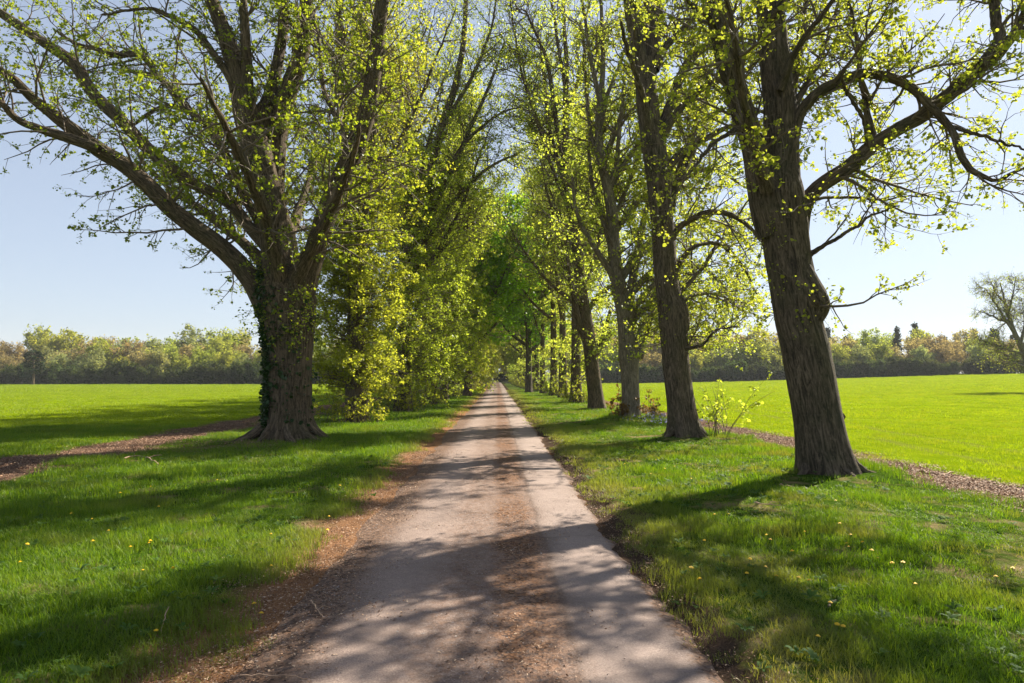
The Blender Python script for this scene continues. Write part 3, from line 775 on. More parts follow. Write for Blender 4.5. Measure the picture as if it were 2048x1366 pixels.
def tree_right_fourth():
    D = R4D; b = base_pt(R4X, D)
    T = Tree(51)
    t = lambda nd, a=0., c=0., **k: trace(T, D, b, nd, a, c, **k)
    t([(1195, 826, 34), (1191, 790, 30), (1186, 750, 29), (1179, 690, 27), (1170, 630, 26), (1161, 570, 23), (1156, 520, 21), (1150, 470, 19), (1143, 420, 17), (1135, 370, 16), (1129, 320, 14), (1131, 260, 13), (1131, 190, 12), (1132, 120, 10), (1128, 40, 7), (1125, -60, 4)], wig=.008)
    t([(1150, 480, 16), (1166, 430, 12), (1176, 380, 11), (1180, 330, 9), (1195, 260, 7), (1200, 180, 4)], 0, 1.)
    t([(1183, 740, 18), (1196, 700, 14), (1208, 670, 10), (1222, 620, 7)], 0, 1.)
    t([(1176, 690, 18), (1158, 650, 14), (1148, 600, 12), (1140, 540, 9), (1132, 470, 5)], 0, -1.)
    t([(1130, 330, 12), (1116, 270, 10), (1106, 200, 9), (1096, 130, 8), (1075, 70, 6), (1050, 20, 4)], 0, -.8)
    t([(1130, 250, 10), (1145, 200, 8), (1160, 140, 7), (1180, 70, 4)], 0, 1.)
    t([(1134, 380, 12), (1118, 330, 9), (1100, 260, 8), (1090, 180, 7), (1080, 90, 4)], 0, 1.6)
    t([(1160, 580, 14), (1180, 540, 10), (1195, 490, 8), (1210, 430, 5)], 0, 2.)
    t([(1170, 630, 14), (1190, 600, 10), (1220, 570, 8), (1250, 555, 5)], 0, 1.)
    t([(1132, 180, 9), (1120, 120, 7), (1110, 50, 6), (1095, -30, 4)], 0, 1.)
    t([(1143, 430, 10), (1110, 350, 7), (1080, 260, 6), (1050, 160, 5), (1030, 60, 4), (1015, -40, 3)], 0, -1.)
    t([(1135, 360, 9), (1090, 280, 6), (1062, 200, 5), (1045, 130, 4), (1035, 90, 3)], 0, 2.)
    root = empty('lime_tree', tuple(b))
    tag(root, 'slender grey lime forking high up, fourth from the camera in the right row', 'tree', AV_R)
    finish_tree(root, T, dict(bark=M['bark'], n1=520, l1=(1.0, 3.6), up1=.10, tw=1.1, leafkeep=lambda C: ((C[:, -1, 0] > 0.1) | (C[:, -1, 1] > .6)) | (T.rng.rand(len(C)) < .4), n2=3800, l2=(.4, 1.3), cl=3, per=3, size=.10, spread=.09, leaf=M['leaf_light'], flare=.35, ne=90, ez=.6, e0=.1, le=(.5, 2.0), ecl=4, quad=True, ekeep=lambda C: (C[:, -1, 0] > 0) | (T.rng.rand(len(C)) < .35)))
    return root

tree_left_big()
tree_right_near()
tree_right_second()
tree_right_third()
tree_right_fourth()

# --- trees along the left, thick with side shoots (their own meshes for the first two)
def dense_lime(seed, x, D, H, r0, lean, label, group, leaf, nl=11, ne=260, le=(1.0, 3.2), n2=5200, size=.068, quad=False, bark='bark_dark', spreadf=.2, ez=.62, limbs=None, extra_shoots=True, n1=380, keep=None, upe=-.03, ekeep=False, ecl=4):
    b = base_pt(x, D)
    T = Tree(seed)
    lime_limbs(T, H, r0, lean, nl=nl, spreadf=spreadf)
    if limbs:
        for (nodes, a, c) in limbs: trace(T, D, b, nodes, a, c, n=44)
    root = empty('lime_tree', tuple(b))
    tag(root, label, 'tree', group)
    sp = dict(bark=M[bark], n1=n1, l1=(1.2, 3.2), up1=.12, n2=n2, l2=(.45, 1.4), cl=3, per=3, size=size, spread=.08, leaf=leaf, flare=.4, ne=ne, ez=ez, e0=.07, le=le, ecl=4, eper=3, upe=upe, quad=quad)
    if keep: sp['leafkeep'] = lambda C: keep(C, T)
    sp['tw'] = 1.0
    if ekeep: sp['ekeep'] = lambda C: keep(C, T)
    sp['ecl'] = ecl
    finish_tree(root, T, sp)
    if extra_shoots: shoots(root, b, [(-.6, -.4), (.6, -.5), (.1, -.9)], 22, (.4, 2.0), .062, M['leaf_olive'], spread=.55)
    return root

lA = dense_lime(61, px2w(712, 845, 25.8)[0], 25.8, 21, .42, (-.2, .3), 'lime half hidden in its own side shoots, second of the left row', AV_L, M['leaf_olive'], ne=460, ecl=12, ez=.60, le=(.9, 2.8), n2=3000,
                limbs=[([(700, 560, 20), (692, 400, 18), (690, 270, 17), (684, 150, 16), (680, 50, 14), (676, -60, 10)], 0, -.4), ([(705, 500, 16), (725, 380, 14), (745, 260, 12), (760, 120, 9), (770, 0, 6)], 0, .8)])
lB = dense_lime(62, px2w(805, 827, 33.4)[0], 33.4, 22, .42, (.3, 0), 'lime thick with golden green side shoots down to the verge, third of the left row', AV_L, M['leaf_olive'], ne=560, ecl=9, ez=.66, le=(1.3, 4.3), n2=5000, n1=560, size=.082, quad=True,
                limbs=[([(840, 560, 16), (860, 400, 15), (868, 323, 15), (887, 247, 15), (906, 190, 14), (921, 114, 12), (929, 38, 10), (935, -60, 6)], 0, .6), ([(868, 420, 12), (910, 320, 10), (950, 230, 8), (985, 150, 6), (1010, 80, 4)], 0, 2.), ([(900, 230, 9), (945, 150, 7), (980, 60, 5), (1000, -40, 3)], 0, -1.), ([(860, 470, 12), (910, 400, 9), (960, 350, 7), (1005, 320, 5), (1035, 310, 3)], 0, 1.5), ([(866, 380, 11), (920, 300, 8), (970, 250, 6), (1010, 225, 4), (1045, 215, 2)], 0, 0.5), ([(850, 540, 11), (900, 480, 9), (950, 440, 6), (990, 430, 4)], 0, 2.5)])

def sidekeep(C, T):      # thinner towards the drive and the viewer, leaving the trunks in sight
    return (C[:, -1, 0] > .1) | (C[:, -1, 1] > .8) | (T.rng.rand(len(C)) < .45)
# --- the others are copies of four kinds; the far ones carry bigger, fewer leaves
protoA = dense_lime(71, -4.05, 41.5, 22, .38, (.2, .2), 'lime with a skirt of olive shoots, fourth of the left row', AV_L, M['leaf_olive'], ne=460, ecl=7, ez=.66, le=(1.3, 4.4), n2=2200, size=.12, quad=True, extra_shoots=True)
protoB = dense_lime(72, 5.15, 44.6, 22, .40, (-.3, .2), 'straight lime with leafy shoots low on the trunk, fifth of the right row', AV_R, M['leaf_light'], ne=100, le=(.6, 2.6), n2=3600, size=.12, quad=True, bark='bark', nl=14, spreadf=.22, n1=600, keep=sidekeep, ekeep=True)
protoC = dense_lime(73, 5.1, 53.2, 23, .36, (.2, -.2), 'lime leaning gently over the verge, sixth of the right row', AV_R, M['leaf_light'], ne=70, le=(.6, 2.4), n2=3600, size=.13, quad=True, bark='bark', nl=13, spreadf=.24, n1=600, keep=sidekeep, ekeep=True, extra_shoots=False)
ORD = {5: 'fifth', 6: 'sixth', 7: 'seventh', 8: 'eighth', 9: 'ninth', 10: 'tenth', 11: 'eleventh', 12: 'twelfth'}
rr = random.Random(8)
def place(proto, x, y, rz, s, label, group):
    c = copy_tree(proto)
    c.location = (x, y, gh(x, y) - .06); c.rotation_euler = (0, 0, rz); c.scale = (s, s, s * rr.uniform(.95, 1.05))
    c['label'] = label; c['group'] = group
    return c
# left row from the fifth on
yl = 50.0; k = 5
while yl < 204:
    far = k > 12
    lab = ('distant lime in the left row near the end of the drive' if far else
           ['lime merging into the leafy wall, %s of the left row', 'shoot covered lime beside the drive, %s of the left row'][k % 2] % ORD[k])
    place([protoA, protoA, protoC][k % 3], (-3.75 if yl < 70 else -3.4) + rr.uniform(-.25, .25), yl, rr.uniform(0, 6.28), rr.uniform(.85, 1.05), lab, AV_L if not far else 'distant limes of the left row')
    yl += 8.4 + rr.uniform(-.6, .6); k += 1
yr = 61.5; k = 7
while yr < 204:
    far = k > 12
    lab = ('distant lime in the right row near the end of the drive' if far else
           ['lime with a clear grey trunk against the shade, %s of the right row', 'leafy lime with a dark trunk, %s of the right row'][k % 2] % ORD[k])
    place([protoC, protoB, protoC, protoB][k % 4], 5.0 - min(1.2, (yr - 60) * .02) + rr.uniform(-.2, .2), yr, rr.uniform(-.5, .5), rr.uniform(.85, 1.05), lab, AV_R if not far else 'distant limes of the right row')
    yr += 8.6 + rr.uniform(-.6, .6); k += 1

# --- darker broad leaved trees that lean over the drive further on
def deep_tree(seed, x, y, H, label, nm='chestnut_tree'):
    b = base_pt(x, y)
    T = Tree(seed); lime_limbs(T, H, .34, (.5, 0), fork=.22, nl=16, spreadf=.30, top=.7)
    root = empty(nm, tuple(b)); tag(root, label, 'tree', 'dark green trees among the limes')
    finish_tree(root, T, dict(bark=M['bark_dark'], n1=420, l1=(1.2, 2.8), up1=.0, n2=3400, l2=(.5, 1.3), cl=3, per=3, size=.20, spread=.16, leaf=M['leaf_deep'], flare=.3, quad=True))
    return root
dp = deep_tree(81, -2.7, 60.5, 18, 'deep green broad leaved tree leaning over the left of the drive among paler limes')
dp.scale = (1.25, 1.15, 1.1)
c = place(dp, 3.4, 74, 2.2, 1.22, 'deep green broad leaved tree on the right of the drive where the avenue closes in', 'dark green trees among the limes')

# ------------------------------------------------------------------ beyond the fields: hedges, woods
def crown_tree(seed, H, leaf, size=.34, n2=900, cl=3, per=2, r0=.2, nl=12, spreadf=.3, fork=.12, name='wood_tree'):
    T = Tree(seed); lime_limbs(T, H, r0, (0, 0), fork=fork, nl=nl, spreadf=spreadf, top=.6)
    rng = T.rng
    P, R = T.arrays()
    v1, f1, b1 = tubes(P[:, ::6], R[:, ::6], 5)
    root = empty(name, (0, 0, 0))
    C1, r1 = spawn(rng, P, R, 190, t0=.1, length=(.10 * H, .2 * H), Q=5, up=.08, jit=.15, rmax=.05, rk=.6)
    C2, r2 = spawn(rng, C1, r1, n2, t0=.2, length=(.04 * H, .09 * H), Q=3, up=.08, jit=.1, rmax=.03, rk=.7)
    v2, f2, _ = tubes(C1, np.maximum(r1, .025), 3); v3, f3, _ = tubes(C2, np.maximum(r2, .018), 3)
    bk = np.zeros((len(v1) + len(v2) + len(v3), 3)); bk[:len(v1)] = b1
    link('trunk', mk_mesh('trunk', np.vstack([v1, v2, v3]), np.vstack([f1, f2 + len(v1), f3 + len(v1) + len(v2)]), {'bk': ('FLOAT_VECTOR', bk)}), root, M['bark_pale'])
    link('crown', leaf_mesh(rng, C2, cl, per, size, spread=.25, quad=True), root, leaf)
    return root

WL = {
    'bronze': leaf_mat('wood_bronze', rough=.9, spec=.03, c0=(.30, .26, .13), c1=(.44, .38, .20), trans=1.5, mix=.45, obj_var=.25),
    'yellow': leaf_mat('wood_yellow_green', rough=.9, spec=.03, c0=(.28, .34, .06), c1=(.46, .51, .11), trans=1.5, mix=.45, obj_var=.25),
    'pale': leaf_mat('wood_pale_green', rough=.9, spec=.03, c0=(.28, .33, .13), c1=(.44, .49, .21), trans=1.5, mix=.4, obj_var=.25),
    'hedge': leaf_mat('hedge_green', rough=.9, spec=.03, c0=(.045, .07, .02), c1=(.11, .145, .045), trans=1.4, mix=.3, obj_var=.35),
    'conifer': leaf_mat('conifer_green', rough=.9, spec=.03, c0=(.02, .035, .018), c1=(.05, .075, .03), trans=1.2, mix=.2, obj_var=.2),
}
protos = {
    'bronze': [crown_tree(91, 12, WL['bronze'], cl=2), crown_tree(92, 13, WL['bronze'], spreadf=.26, cl=2)],
    'yellow': [crown_tree(93, 12, WL['yellow']), crown_tree(94, 13, WL['yellow'], spreadf=.26)],
    'pale': [crown_tree(95, 12, WL['pale']), crown_tree(96, 13, WL['pale'], spreadf=.22)],
    'hedge': [crown_tree(97, 5.0, WL['hedge'], size=.30, n2=1300, nl=16, spreadf=.5, fork=.03, r0=.1, name='hedge_shrub'), crown_tree(98, 5.6, WL['hedge'], size=.30, n2=1300, nl=16, spreadf=.45, fork=.03, r0=.1, name='hedge_shrub')],
}
def conifer(seed, H):
    rng = np.random.RandomState(seed)
    n = 150; z = H * (.15 + .85 * rng.rand(n) ** .9); a = rng.rand(n) * TWO_PI
    ln = (H - z) * .24 + .25
    p0 = np.stack([np.zeros(n), np.zeros(n), z], 1)
    d = np.stack([np.cos(a), np.sin(a), -.15 + 0 * a], 1)
    C = np.stack([p0 + d * (ln * u)[:, None] for u in (0, .33, .66, 1.)], 1)
    root = empty('conifer_tree', (0, 0, 0))
    tp = np.array([[[0, 0, 0], [0, 0, H * .5], [0, 0, H]]], float)
    v, f, bk = tubes(tp, np.array([[.2, .12, .02]]), 6)
    link('trunk', mk_mesh('trunk', v, f, {'bk': ('FLOAT_VECTOR', bk)}), root, M['bark_dark'])
    link('crown', leaf_mesh(rng, C, 5, 3, .45, spread=.22, quad=True, upb=1.5), root, WL['conifer'])
    return root
protos['conifer'] = [conifer(99, 14)]
used = set()
LAB = {
    'bronze': ('bronze brown tree, barely in leaf, in the wood beyond the %s field', 'tree'),
    'yellow': ('bright yellow green tree in the wood beyond the %s field', 'tree'),
    'pale': ('pale grey green tree in the wood beyond the %s field', 'tree'),
    'hedge': ('dark rounded shrub in the hedge along the far edge of the %s field', 'shrub'),
    'conifer': ('dark pointed conifer rising above the wood beyond the %s field', 'tree'),
}
wr = random.Random(4)
def put(kind, x, y, s, side, sink=.0):
    p = wr.choice(protos[kind])
    if p.name in used: o = copy_tree(p)
    else: o = p; used.add(p.name)
    o.location = (x, y, gh(x, y) - sink); o.rotation_euler = (0, 0, wr.uniform(0, 6.28)); k_ = 1.0 if kind == 'hedge' else 1.5
    o.scale = (s * k_ * wr.uniform(.9, 1.1), s * k_ * wr.uniform(.9, 1.1), s * k_ * (1.1 if kind == 'conifer' else 1.0))
    lab, cat = LAB[kind]
    tag(o, lab % side, cat, '%s %s beyond the %s field' % (kind, 'shrubs' if kind == 'hedge' else 'trees', side))
    return o
def strip(side, x0, x1, edge, hs):
    sgn = 1 if x1 > x0 else -1
    # hedge row
    x = x0
    while x * sgn < x1 * sgn:
        put('hedge', x, edge(x) + wr.uniform(-.8, .8), wr.uniform(.85, 1.3), side, .5)
        x += sgn * wr.uniform(2.7, 4.2)
    for row, (dy, sc_, step) in enumerate(((9, .62, 5.2), (18, .82, 5.8), (30, 1.0, 7.0), (46, 1.1, 10.0))):
        x = x0 + sgn * wr.uniform(0, 4)
        while x * sgn < x1 * sgn:
            kd = wr.choices(['bronze', 'yellow', 'pale', 'conifer'], [4, 3.6, 2.2, (.3 if side == 'left' else 6.0) if row >= 2 else 0])[0]
            put(kd, x, edge(x) + dy + wr.uniform(-3, 3), sc_ * (.64 if kd == 'conifer' else 1.0) * (1.12 * hs if side == 'right' and x < 75 else hs if x < 70 else .85 * hs) * wr.uniform(.72, 1.18), side)
            x += sgn * wr.uniform(.8, 1.2) * step
strip('left', -16, -158, lambda x: 160 + .0 * x, .84)
strip('right', 22, 190, lambda x: 178 - .03 * x, 1.0)
for i, (x, y, kd, s) in enumerate([(-9, 222, 'yellow', .9), (-4, 232, 'yellow', 1.1), (2, 244, 'yellow', 1.25), (6, 228, 'yellow', .9), (12, 240, 'bronze', 1.1), (-14, 244, 'pale', 1.2), (0, 268, 'bronze', 1.4), (17, 250, 'yellow', 1.2), (-20, 250, 'bronze', 1.2)]):
    o = put(kd, x, y, s, 'left')
    o['label'] = 'tree closing the view beyond the far end of the drive'; o['group'] = 'trees beyond the end of the drive'
for i, (x, y, kd, s) in enumerate([(-4.4, 112, 'yellow', .62), (4.9, 124, 'yellow', .6), (-4.3, 137, 'yellow', .66), (4.6, 150, 'yellow', .64), (-3.9, 163, 'yellow', .7), (4.2, 178, 'yellow', .7), (-3.7, 190, 'yellow', .75), (3.8, 198, 'yellow', .75)]):
    o = put(kd, x, y, s, 'left')
    o['label'] = 'fresh yellow green young tree leaning over the far part of the drive'; o['group'] = 'young trees along the far part of the drive'
for i in range(5):
    o = put('hedge', -8 + i * 4 + wr.uniform(-.8, .8), 228 + wr.uniform(-1, 1), .9, 'left')
    o['label'] = 'dark shrub closing the far end of the drive'; o['group'] = 'shrubs at the end of the drive'
for kx in protos:
    for p in protos[kx]:
        if p.name not in used:
            put(kx, -170, 190, .9, 'left')

# the solitary dark pine in front of the left hedge
def pine():
    x = px2w(66, 768, 150)[0]; b = base_pt(x, 150)
    rng = np.random.RandomState(6)
    root = empty('pine_tree', tuple(b)); tag(root, 'lone dark pine with a bare reddish trunk at the far left field edge', 'tree')
    P = np.array([[[0, 0, 0], [.1, 0, 3], [-.1, 0, 5.5], [.1, 0, 7.4]]], float)
    v, f, bk = tubes(P, np.array([[.28, .22, .16, .03]]), 8)
    link('trunk', mk_mesh('trunk', v, f, {'bk': ('FLOAT_VECTOR', bk)}), root, M['bark'])
    n = 70; z = 2.6 + 4.8 * rng.rand(n); a = rng.rand(n) * TWO_PI; ln = 1.9 * np.sqrt(np.clip(1 - ((z - 4.3) / 3.4) ** 2, .05, 1))
    p0 = np.stack([0 * z, 0 * z, z], 1); d = np.stack([np.cos(a), np.sin(a), .15 + 0 * a], 1)
    C = np.stack([p0 + d * (ln * u)[:, None] for u in (.0, .33, .66, 1.)], 1)
    v, f, _ = tubes(C, np.full((n, 4), .04), 3)
    link('branches', mk_mesh('branches', v, f), root, M['twig'])
    link('crown', leaf_mesh(rng, C, 8, 4, .30, spread=.18, quad=True, upb=1.), root, WL['conifer'])
pine()

# the half bare tree standing in the right field, at the edge of the picture
def field_tree():
    D = 70.0; x = px2w(2072, 790, D)[0]; b = base_pt(x, D); T = Tree(77)
    t = lambda nd, a=0., c=0., **k: trace(T, D, b, nd, a, c, wig=.03, **k)
    t([(2076, 786, 17), (2064, 745, 13), (2046, 700, 11), (2030, 665, 9), (2018, 635, 7), (2008, 600, 4), (2000, 565, 1.5)])
    for nd, a_, c_ in (([(2030, 668, 7), (2010, 640, 5), (1990, 605, 3.5), (1972, 582, 2), (1955, 572, 1)], 0, -1.5),
                       ([(2024, 650, 6), (2000, 640, 4), (1975, 628, 3), (1955, 620, 1)], 0, 1.5),
                       ([(2050, 710, 7), (2015, 700, 4), (1985, 690, 3), (1958, 680, 1)], 0, -2.5),
                       ([(2064, 742, 7), (2030, 728, 4), (1995, 722, 3), (1965, 724, 1)], 0, 2.5),
                       ([(2058, 730, 6), (2025, 715, 4), (1998, 706, 2.5), (1975, 700, 1)], 0, 1.),
                       ([(2040, 690, 7), (2050, 650, 5), (2052, 610, 3.5), (2048, 560, 1)], 0, 1.5),
                       ([(2016, 630, 5), (2022, 600, 3.5), (2028, 575, 2), (2030, 552, 1)], 0, -1.),
                       ([(2066, 745, 9), (2110, 690, 7), (2130, 640, 4), (2140, 590, 1)], 0, 0),
                       ([(2070, 755, 9), (2120, 730, 5), (2165, 720, 1)], 0, -1),
                       ([(2050, 710, 8), (2085, 650, 5), (2095, 600, 3), (2095, 560, 1)], 0, -2),
                       ([(2044, 698, 6), (2070, 640, 4), (2075, 590, 3), (2070, 555, 1)], .5, 3),
                       ([(2030, 668, 6), (2015, 620, 4), (1990, 585, 3), (1980, 560, 1)], .5, 3)):
        t(nd, a_, c_)
    root = empty('oak_tree', tuple(b)); tag(root, 'airy half leafed tree standing alone in the right hand field', 'tree')
    finish_tree(root, T, dict(bark=M['bark_pale'], n1=420, l1=(.9, 2.6), up1=.03, n2=5200, l2=(.4, 1.3), cl=1, per=2, size=.11, spread=.12, leaf=WL['yellow'], quad=True, sides=8, tw=1.6))
field_tree()

# ------------------------------------------------------------------ grass, crop, litter: scattered, nobody could count them
def gn_scatter(name, pts, rot, scl, idx, protos_me, mat, label=None, kind='stuff'):
    col = bpy.data.collections.new(name + '_source')
    for i, me in enumerate(protos_me):
        if not me.materials: me.materials.append(mat)
        ob = bpy.data.objects.new('%s_piece_%02d' % (name, i), me); col.objects.link(ob)
    n = len(pts)
    me = bpy.data.meshes.new(name); me.vertices.add(n); me.vertices.foreach_set('co', np.ascontiguousarray(pts, np.float32).ravel())
    for an, ty, d in (('rot', 'FLOAT_VECTOR', rot), ('scl', 'FLOAT_VECTOR', scl), ('idx', 'INT', idx)):
        a = me.attributes.new(an, ty, 'POINT')
        a.data.foreach_set('vector' if ty == 'FLOAT_VECTOR' else 'value', np.ascontiguousarray(d, np.int32 if ty == 'INT' else np.float32).ravel())
    ob = bpy.data.objects.new(name, me); sc.collection.objects.link(ob)
    ng = bpy.data.node_groups.new(name + '_nodes', 'GeometryNodeTree')
    ng.interface.new_socket('Geometry', in_out='INPUT', socket_type='NodeSocketGeometry')
    ng.interface.new_socket('Geometry', in_out='OUTPUT', socket_type='NodeSocketGeometry')
    gi = ng.nodes.new('NodeGroupInput'); go = ng.nodes.new('NodeGroupOutput')
    iop = ng.nodes.new('GeometryNodeInstanceOnPoints'); ci = ng.nodes.new('GeometryNodeCollectionInfo')
    ci.inputs['Collection'].default_value = col; ci.inputs['Separate Children'].default_value = True; ci.inputs['Reset Children'].default_value = True
    iop.inputs['Pick Instance'].default_value = True
    def na(nm, ty):
        q = ng.nodes.new('GeometryNodeInputNamedAttribute'); q.data_type = ty; q.inputs[0].default_value = nm; return q.outputs[0]
    L = ng.links.new
    L(gi.outputs[0], iop.inputs['Points']); L(ci.outputs[0], iop.inputs['Instance'])
    L(na('idx', 'INT'), iop.inputs['Instance Index']); L(na('rot', 'FLOAT_VECTOR'), iop.inputs['Rotation']); L(na('scl', 'FLOAT_VECTOR'), iop.inputs['Scale'])
    L(iop.outputs[0], go.inputs[0])
    md = ob.modifiers.new('scatter', 'NODES'); md.node_group = ng
    tag(ob, label, kind=kind)
    return ob

def blades(seed, n, radius, h, wdt, lean=.45, seg=3, flat=0.):
    rng = np.random.RandomState(seed)
    a = rng.rand(n) * TWO_PI; q = radius * np.sqrt(rng.rand(n))
    b = np.stack([np.cos(a) * q, np.sin(a) * q, np.full(n, -.01)], 1)
    az = rng.rand(n) * TWO_PI
    hd = np.stack([np.cos(az), np.sin(az), 0 * az], 1)
    sd = np.stack([-np.sin(az), np.cos(az), 0 * az], 1)
    tw = rng.randn(n)[:, None] * .6
    sd = nrm(sd + hd * tw)
    H = h * (.45 + .75 * rng.rand(n)); ln = lean * (.2 + 1.2 * rng.rand(n))
    V = []
    for k in range(seg + 1):
        u = k / seg
        c = b + np.stack([0 * H, 0 * H, H * (u - .35 * ln * u * u)], 1) + hd * (H * ln * u * u)[:, None]
        wv = wdt * (1 - u ** 1.6) * (.7 + .6 * rng.rand(n)) * .5 + wdt * .04
        V += [c - sd * wv[:, None], c + sd * wv[:, None]]
    V = np.stack(V, 1); k2 = 2 * (seg + 1)
    F = np.array([[2 * k, 2 * k + 1, 2 * k + 3, 2 * k + 2] for k in range(seg)])
    FF = (np.arange(n)[:, None, None] * k2 + F[None]).reshape(-1, 4)
    lv = np.repeat(np.clip(.5 + .25 * rng.randn(n), 0, 1), k2)
    return mk_mesh('tuft', V.reshape(-1, 3), FF, {'lv': ('FLOAT', lv)}, smooth=True)

def grass_mat(name, c0, c1, c2, trans=1.7, mix=.45, warm=(1.05, 1., .4), patch=(.18, .17, .045)):
    m, t, o = new_mat(name)
    at = N(t, 'Attribute', attribute_name='lv')
    col = ramp(t, at.outputs['Fac'], [(0.05, c0), (.55, c1), (.95, c2)]).outputs[0]
    geo = N(t, 'NewGeometry')
    n = noise(t, geo.outputs['Position'], .9, 4, .6)
    sx_ = N(t, 'SeparateXYZ'); t.links.new(geo.outputs['Position'], sx_.inputs[0])
    mr_ = N(t, 'MapRange'); mr_.inputs['From Min'].default_value = -1; mr_.inputs['From Max'].default_value = 2; mr_.inputs['To Min'].default_value = .3; mr_.inputs['To Max'].default_value = .8
    t.links.new(sx_.outputs[0], mr_.inputs['Value']); pf_ = mr_.outputs[0]
    col = mixc(t, math_(t, 'MULTIPLY', ramp(t, n.outputs[0], [(.5, (0, 0, 0)), (.64, (1, 1, 1))]).outputs[0], pf_), col, patch)
    er_ = N(t, 'MapRange', interpolation_type='SMOOTHSTEP'); er_.inputs['From Min'].default_value = 2.7; er_.inputs['From Max'].default_value = 1.5
    t.links.new(math_(t, 'ABSOLUTE', math_(t, 'ADD', sx_.outputs[0], .0)), er_.inputs['Value'])
    col = mixc(t, math_(t, 'MULTIPLY', er_.outputs[0], .55), col, (.24, .21, .07))
    n2 = noise(t, geo.outputs['Position'], .35, 2, .5)
    col = mixc(t, math_(t, 'MULTIPLY', ramp(t, n2.outputs[0], [(.35, (1, 1, 1)), (.55, (0, 0, 0))]).outputs[0], .4), col, tuple(x * .6 for x in c1))
    pr = N(t, 'BsdfPrincipled'); pr.inputs['Roughness'].default_value = .5; pr.inputs['Specular IOR Level'].default_value = .25
    t.links.new(col, pr.inputs['Base Color'])
    tr = N(t, 'BsdfTranslucent'); t.links.new(mixc(t, 1.0, col, tuple(trans * v for v in warm), 'MULTIPLY'), tr.inputs['Color'])
    mx = N(t, 'MixShader'); mx.inputs[0].default_value = mix
    t.links.new(pr.outputs[0], mx.inputs[1]); t.links.new(tr.outputs[0], mx.inputs[2]); t.links.new(mx.outputs[0], o.inputs[0])
    return m
GM = grass_mat('grass', (.042, .094, .005), (.10, .188, .007), (.20, .275, .014))
CM = grass_mat('crop', (.12, .19, .006), (.19, .26, .008), (.28, .34, .015), patch=(.26, .28, .02))
srng = np.random.RandomState(77)
def in_view(x, y, pad=1.5):
    return np.abs(x + .02 * y) < (y * .80 + pad + 1.2)
def area(n_per_m2, x0, x1, y0, y1):
    n = int((x1 - x0) * (y1 - y0) * n_per_m2)
    x = x0 + (x1 - x0) * srng.rand(n); y = y0 + (y1 - y0) * srng.rand(n)
    k = in_view(x, y); return x[k], y[k]
def trunk_clear(x, y):
    k = np.ones(len(x), bool)
    for (tx, ty, r) in ((L1X, L1D, .85), (R1X + .05, R1D, .47), (R2X, R2D, .55), (R3X, R3D, .35), (R4X, R4D, .4)):
        k &= (x - tx) ** 2 + (y - ty) ** 2 > r * r
    return k
def verge(x, y):
    """0..1 how well grass grows here"""
    wob = (vnoise(x, y, .9, 21) - .5) * .9 + (vnoise(x, y, .3, 22) - .5) * .35
    l = sstep(-1.72, -2.15, x + wob * .8) * (1 - sstep(-7.8, -8.3, x + wob) * (1 - sstep(-9.9, -10.5, x + wob)))
    r = sstep(1.28, 1.50, x + wob * .26) * (1 - sstep(6.4, 6.7, x + wob * .5))
    d = vnoise(x, y, 1.5, 23) * .6 + vnoise(x, y, .5, 24) * .4
    d = np.where(x > 0, .42 + .9 * sstep(.32, .62, d), .75 + .8 * sstep(.2, .55, d))
    # worn ground under the big trees
    for (tx, ty, rr_) in ((L1X - .6, L1D - .9, 1.5), (R2X - .6, R2D - .6, .9)):
        d = d * (1 - .6 * np.exp(-((x - tx) ** 2 + (y - ty) ** 2) / rr_ ** 2))
    return np.clip((l + r) * d, 0, 1)
near_t = [blades(s, 70, .15, .10, .0042, .55) for s in range(6)]
mid_t = [blades(10 + s, 55, .22, .10, .0075, .5, seg=2) for s in range(5)]
far_t = [blades(20 + s, 60, .45, .12, .016, .45, seg=1) for s in range(4)]
def scatter_grass(name, x, y, protos_me, mat, label, base_scale, hvar=.6):
    g = verge(x, y)
    k = (srng.rand(len(x)) < g) & trunk_clear(x, y)
    x, y, g = x[k], y[k], g[k]; n = len(x)
    tall = (.35 + 1.0 * vnoise(x, y, .8, 31) ** 1.5 + .55 * vnoise(x, y, .25, 32)) * (.45 + .7 * g)
    tall = tall * np.where(x > 0, .68, .82)
    # longer tufts near trunks and along the soil strips
    for (tx, ty) in ((L1X, L1D), (R1X, R1D), (R2X, R2D), (R3X, R3D)):
        tall = tall * (1 + .9 * np.exp(-((x - tx) ** 2 + (y - ty) ** 2) / 1.2))
    tall = tall * (1 + .7 * np.exp(-(x - 6.2) ** 2 / .15) + .0 * x)
    s = base_scale * (.8 + .4 * srng.rand(n))
    scl = np.stack([s, s, s * tall], 1)
    rot = np.stack([srng.randn(n) * .10, srng.randn(n) * .10, srng.rand(n) * TWO_PI], 1)
    return gn_scatter(name, np.stack([x, y, ground_h(x, y)], 1), rot, scl, srng.randint(0, len(protos_me), n), protos_me, mat, label)
xs1, ys1 = area(72, -8.5, 7, 2.5, 9.5); 
xs2, ys2 = area(36, -16, 7.2, 9.5, 24)
xs3, ys3 = area(9, -9.5, 7.2, 24, 90)
scatter_grass('verge_grass', xs1, ys1, near_t, GM, 'lush verge grass beside the drive close to the camera', 1.0)
scatter_grass('verge_grass', xs2, ys2, mid_t, GM, 'verge grass around the nearest tree trunks', 1.0)
scatter_grass('verge_grass', xs3, ys3, far_t, GM, 'strip of verge grass further along the avenue', .9)
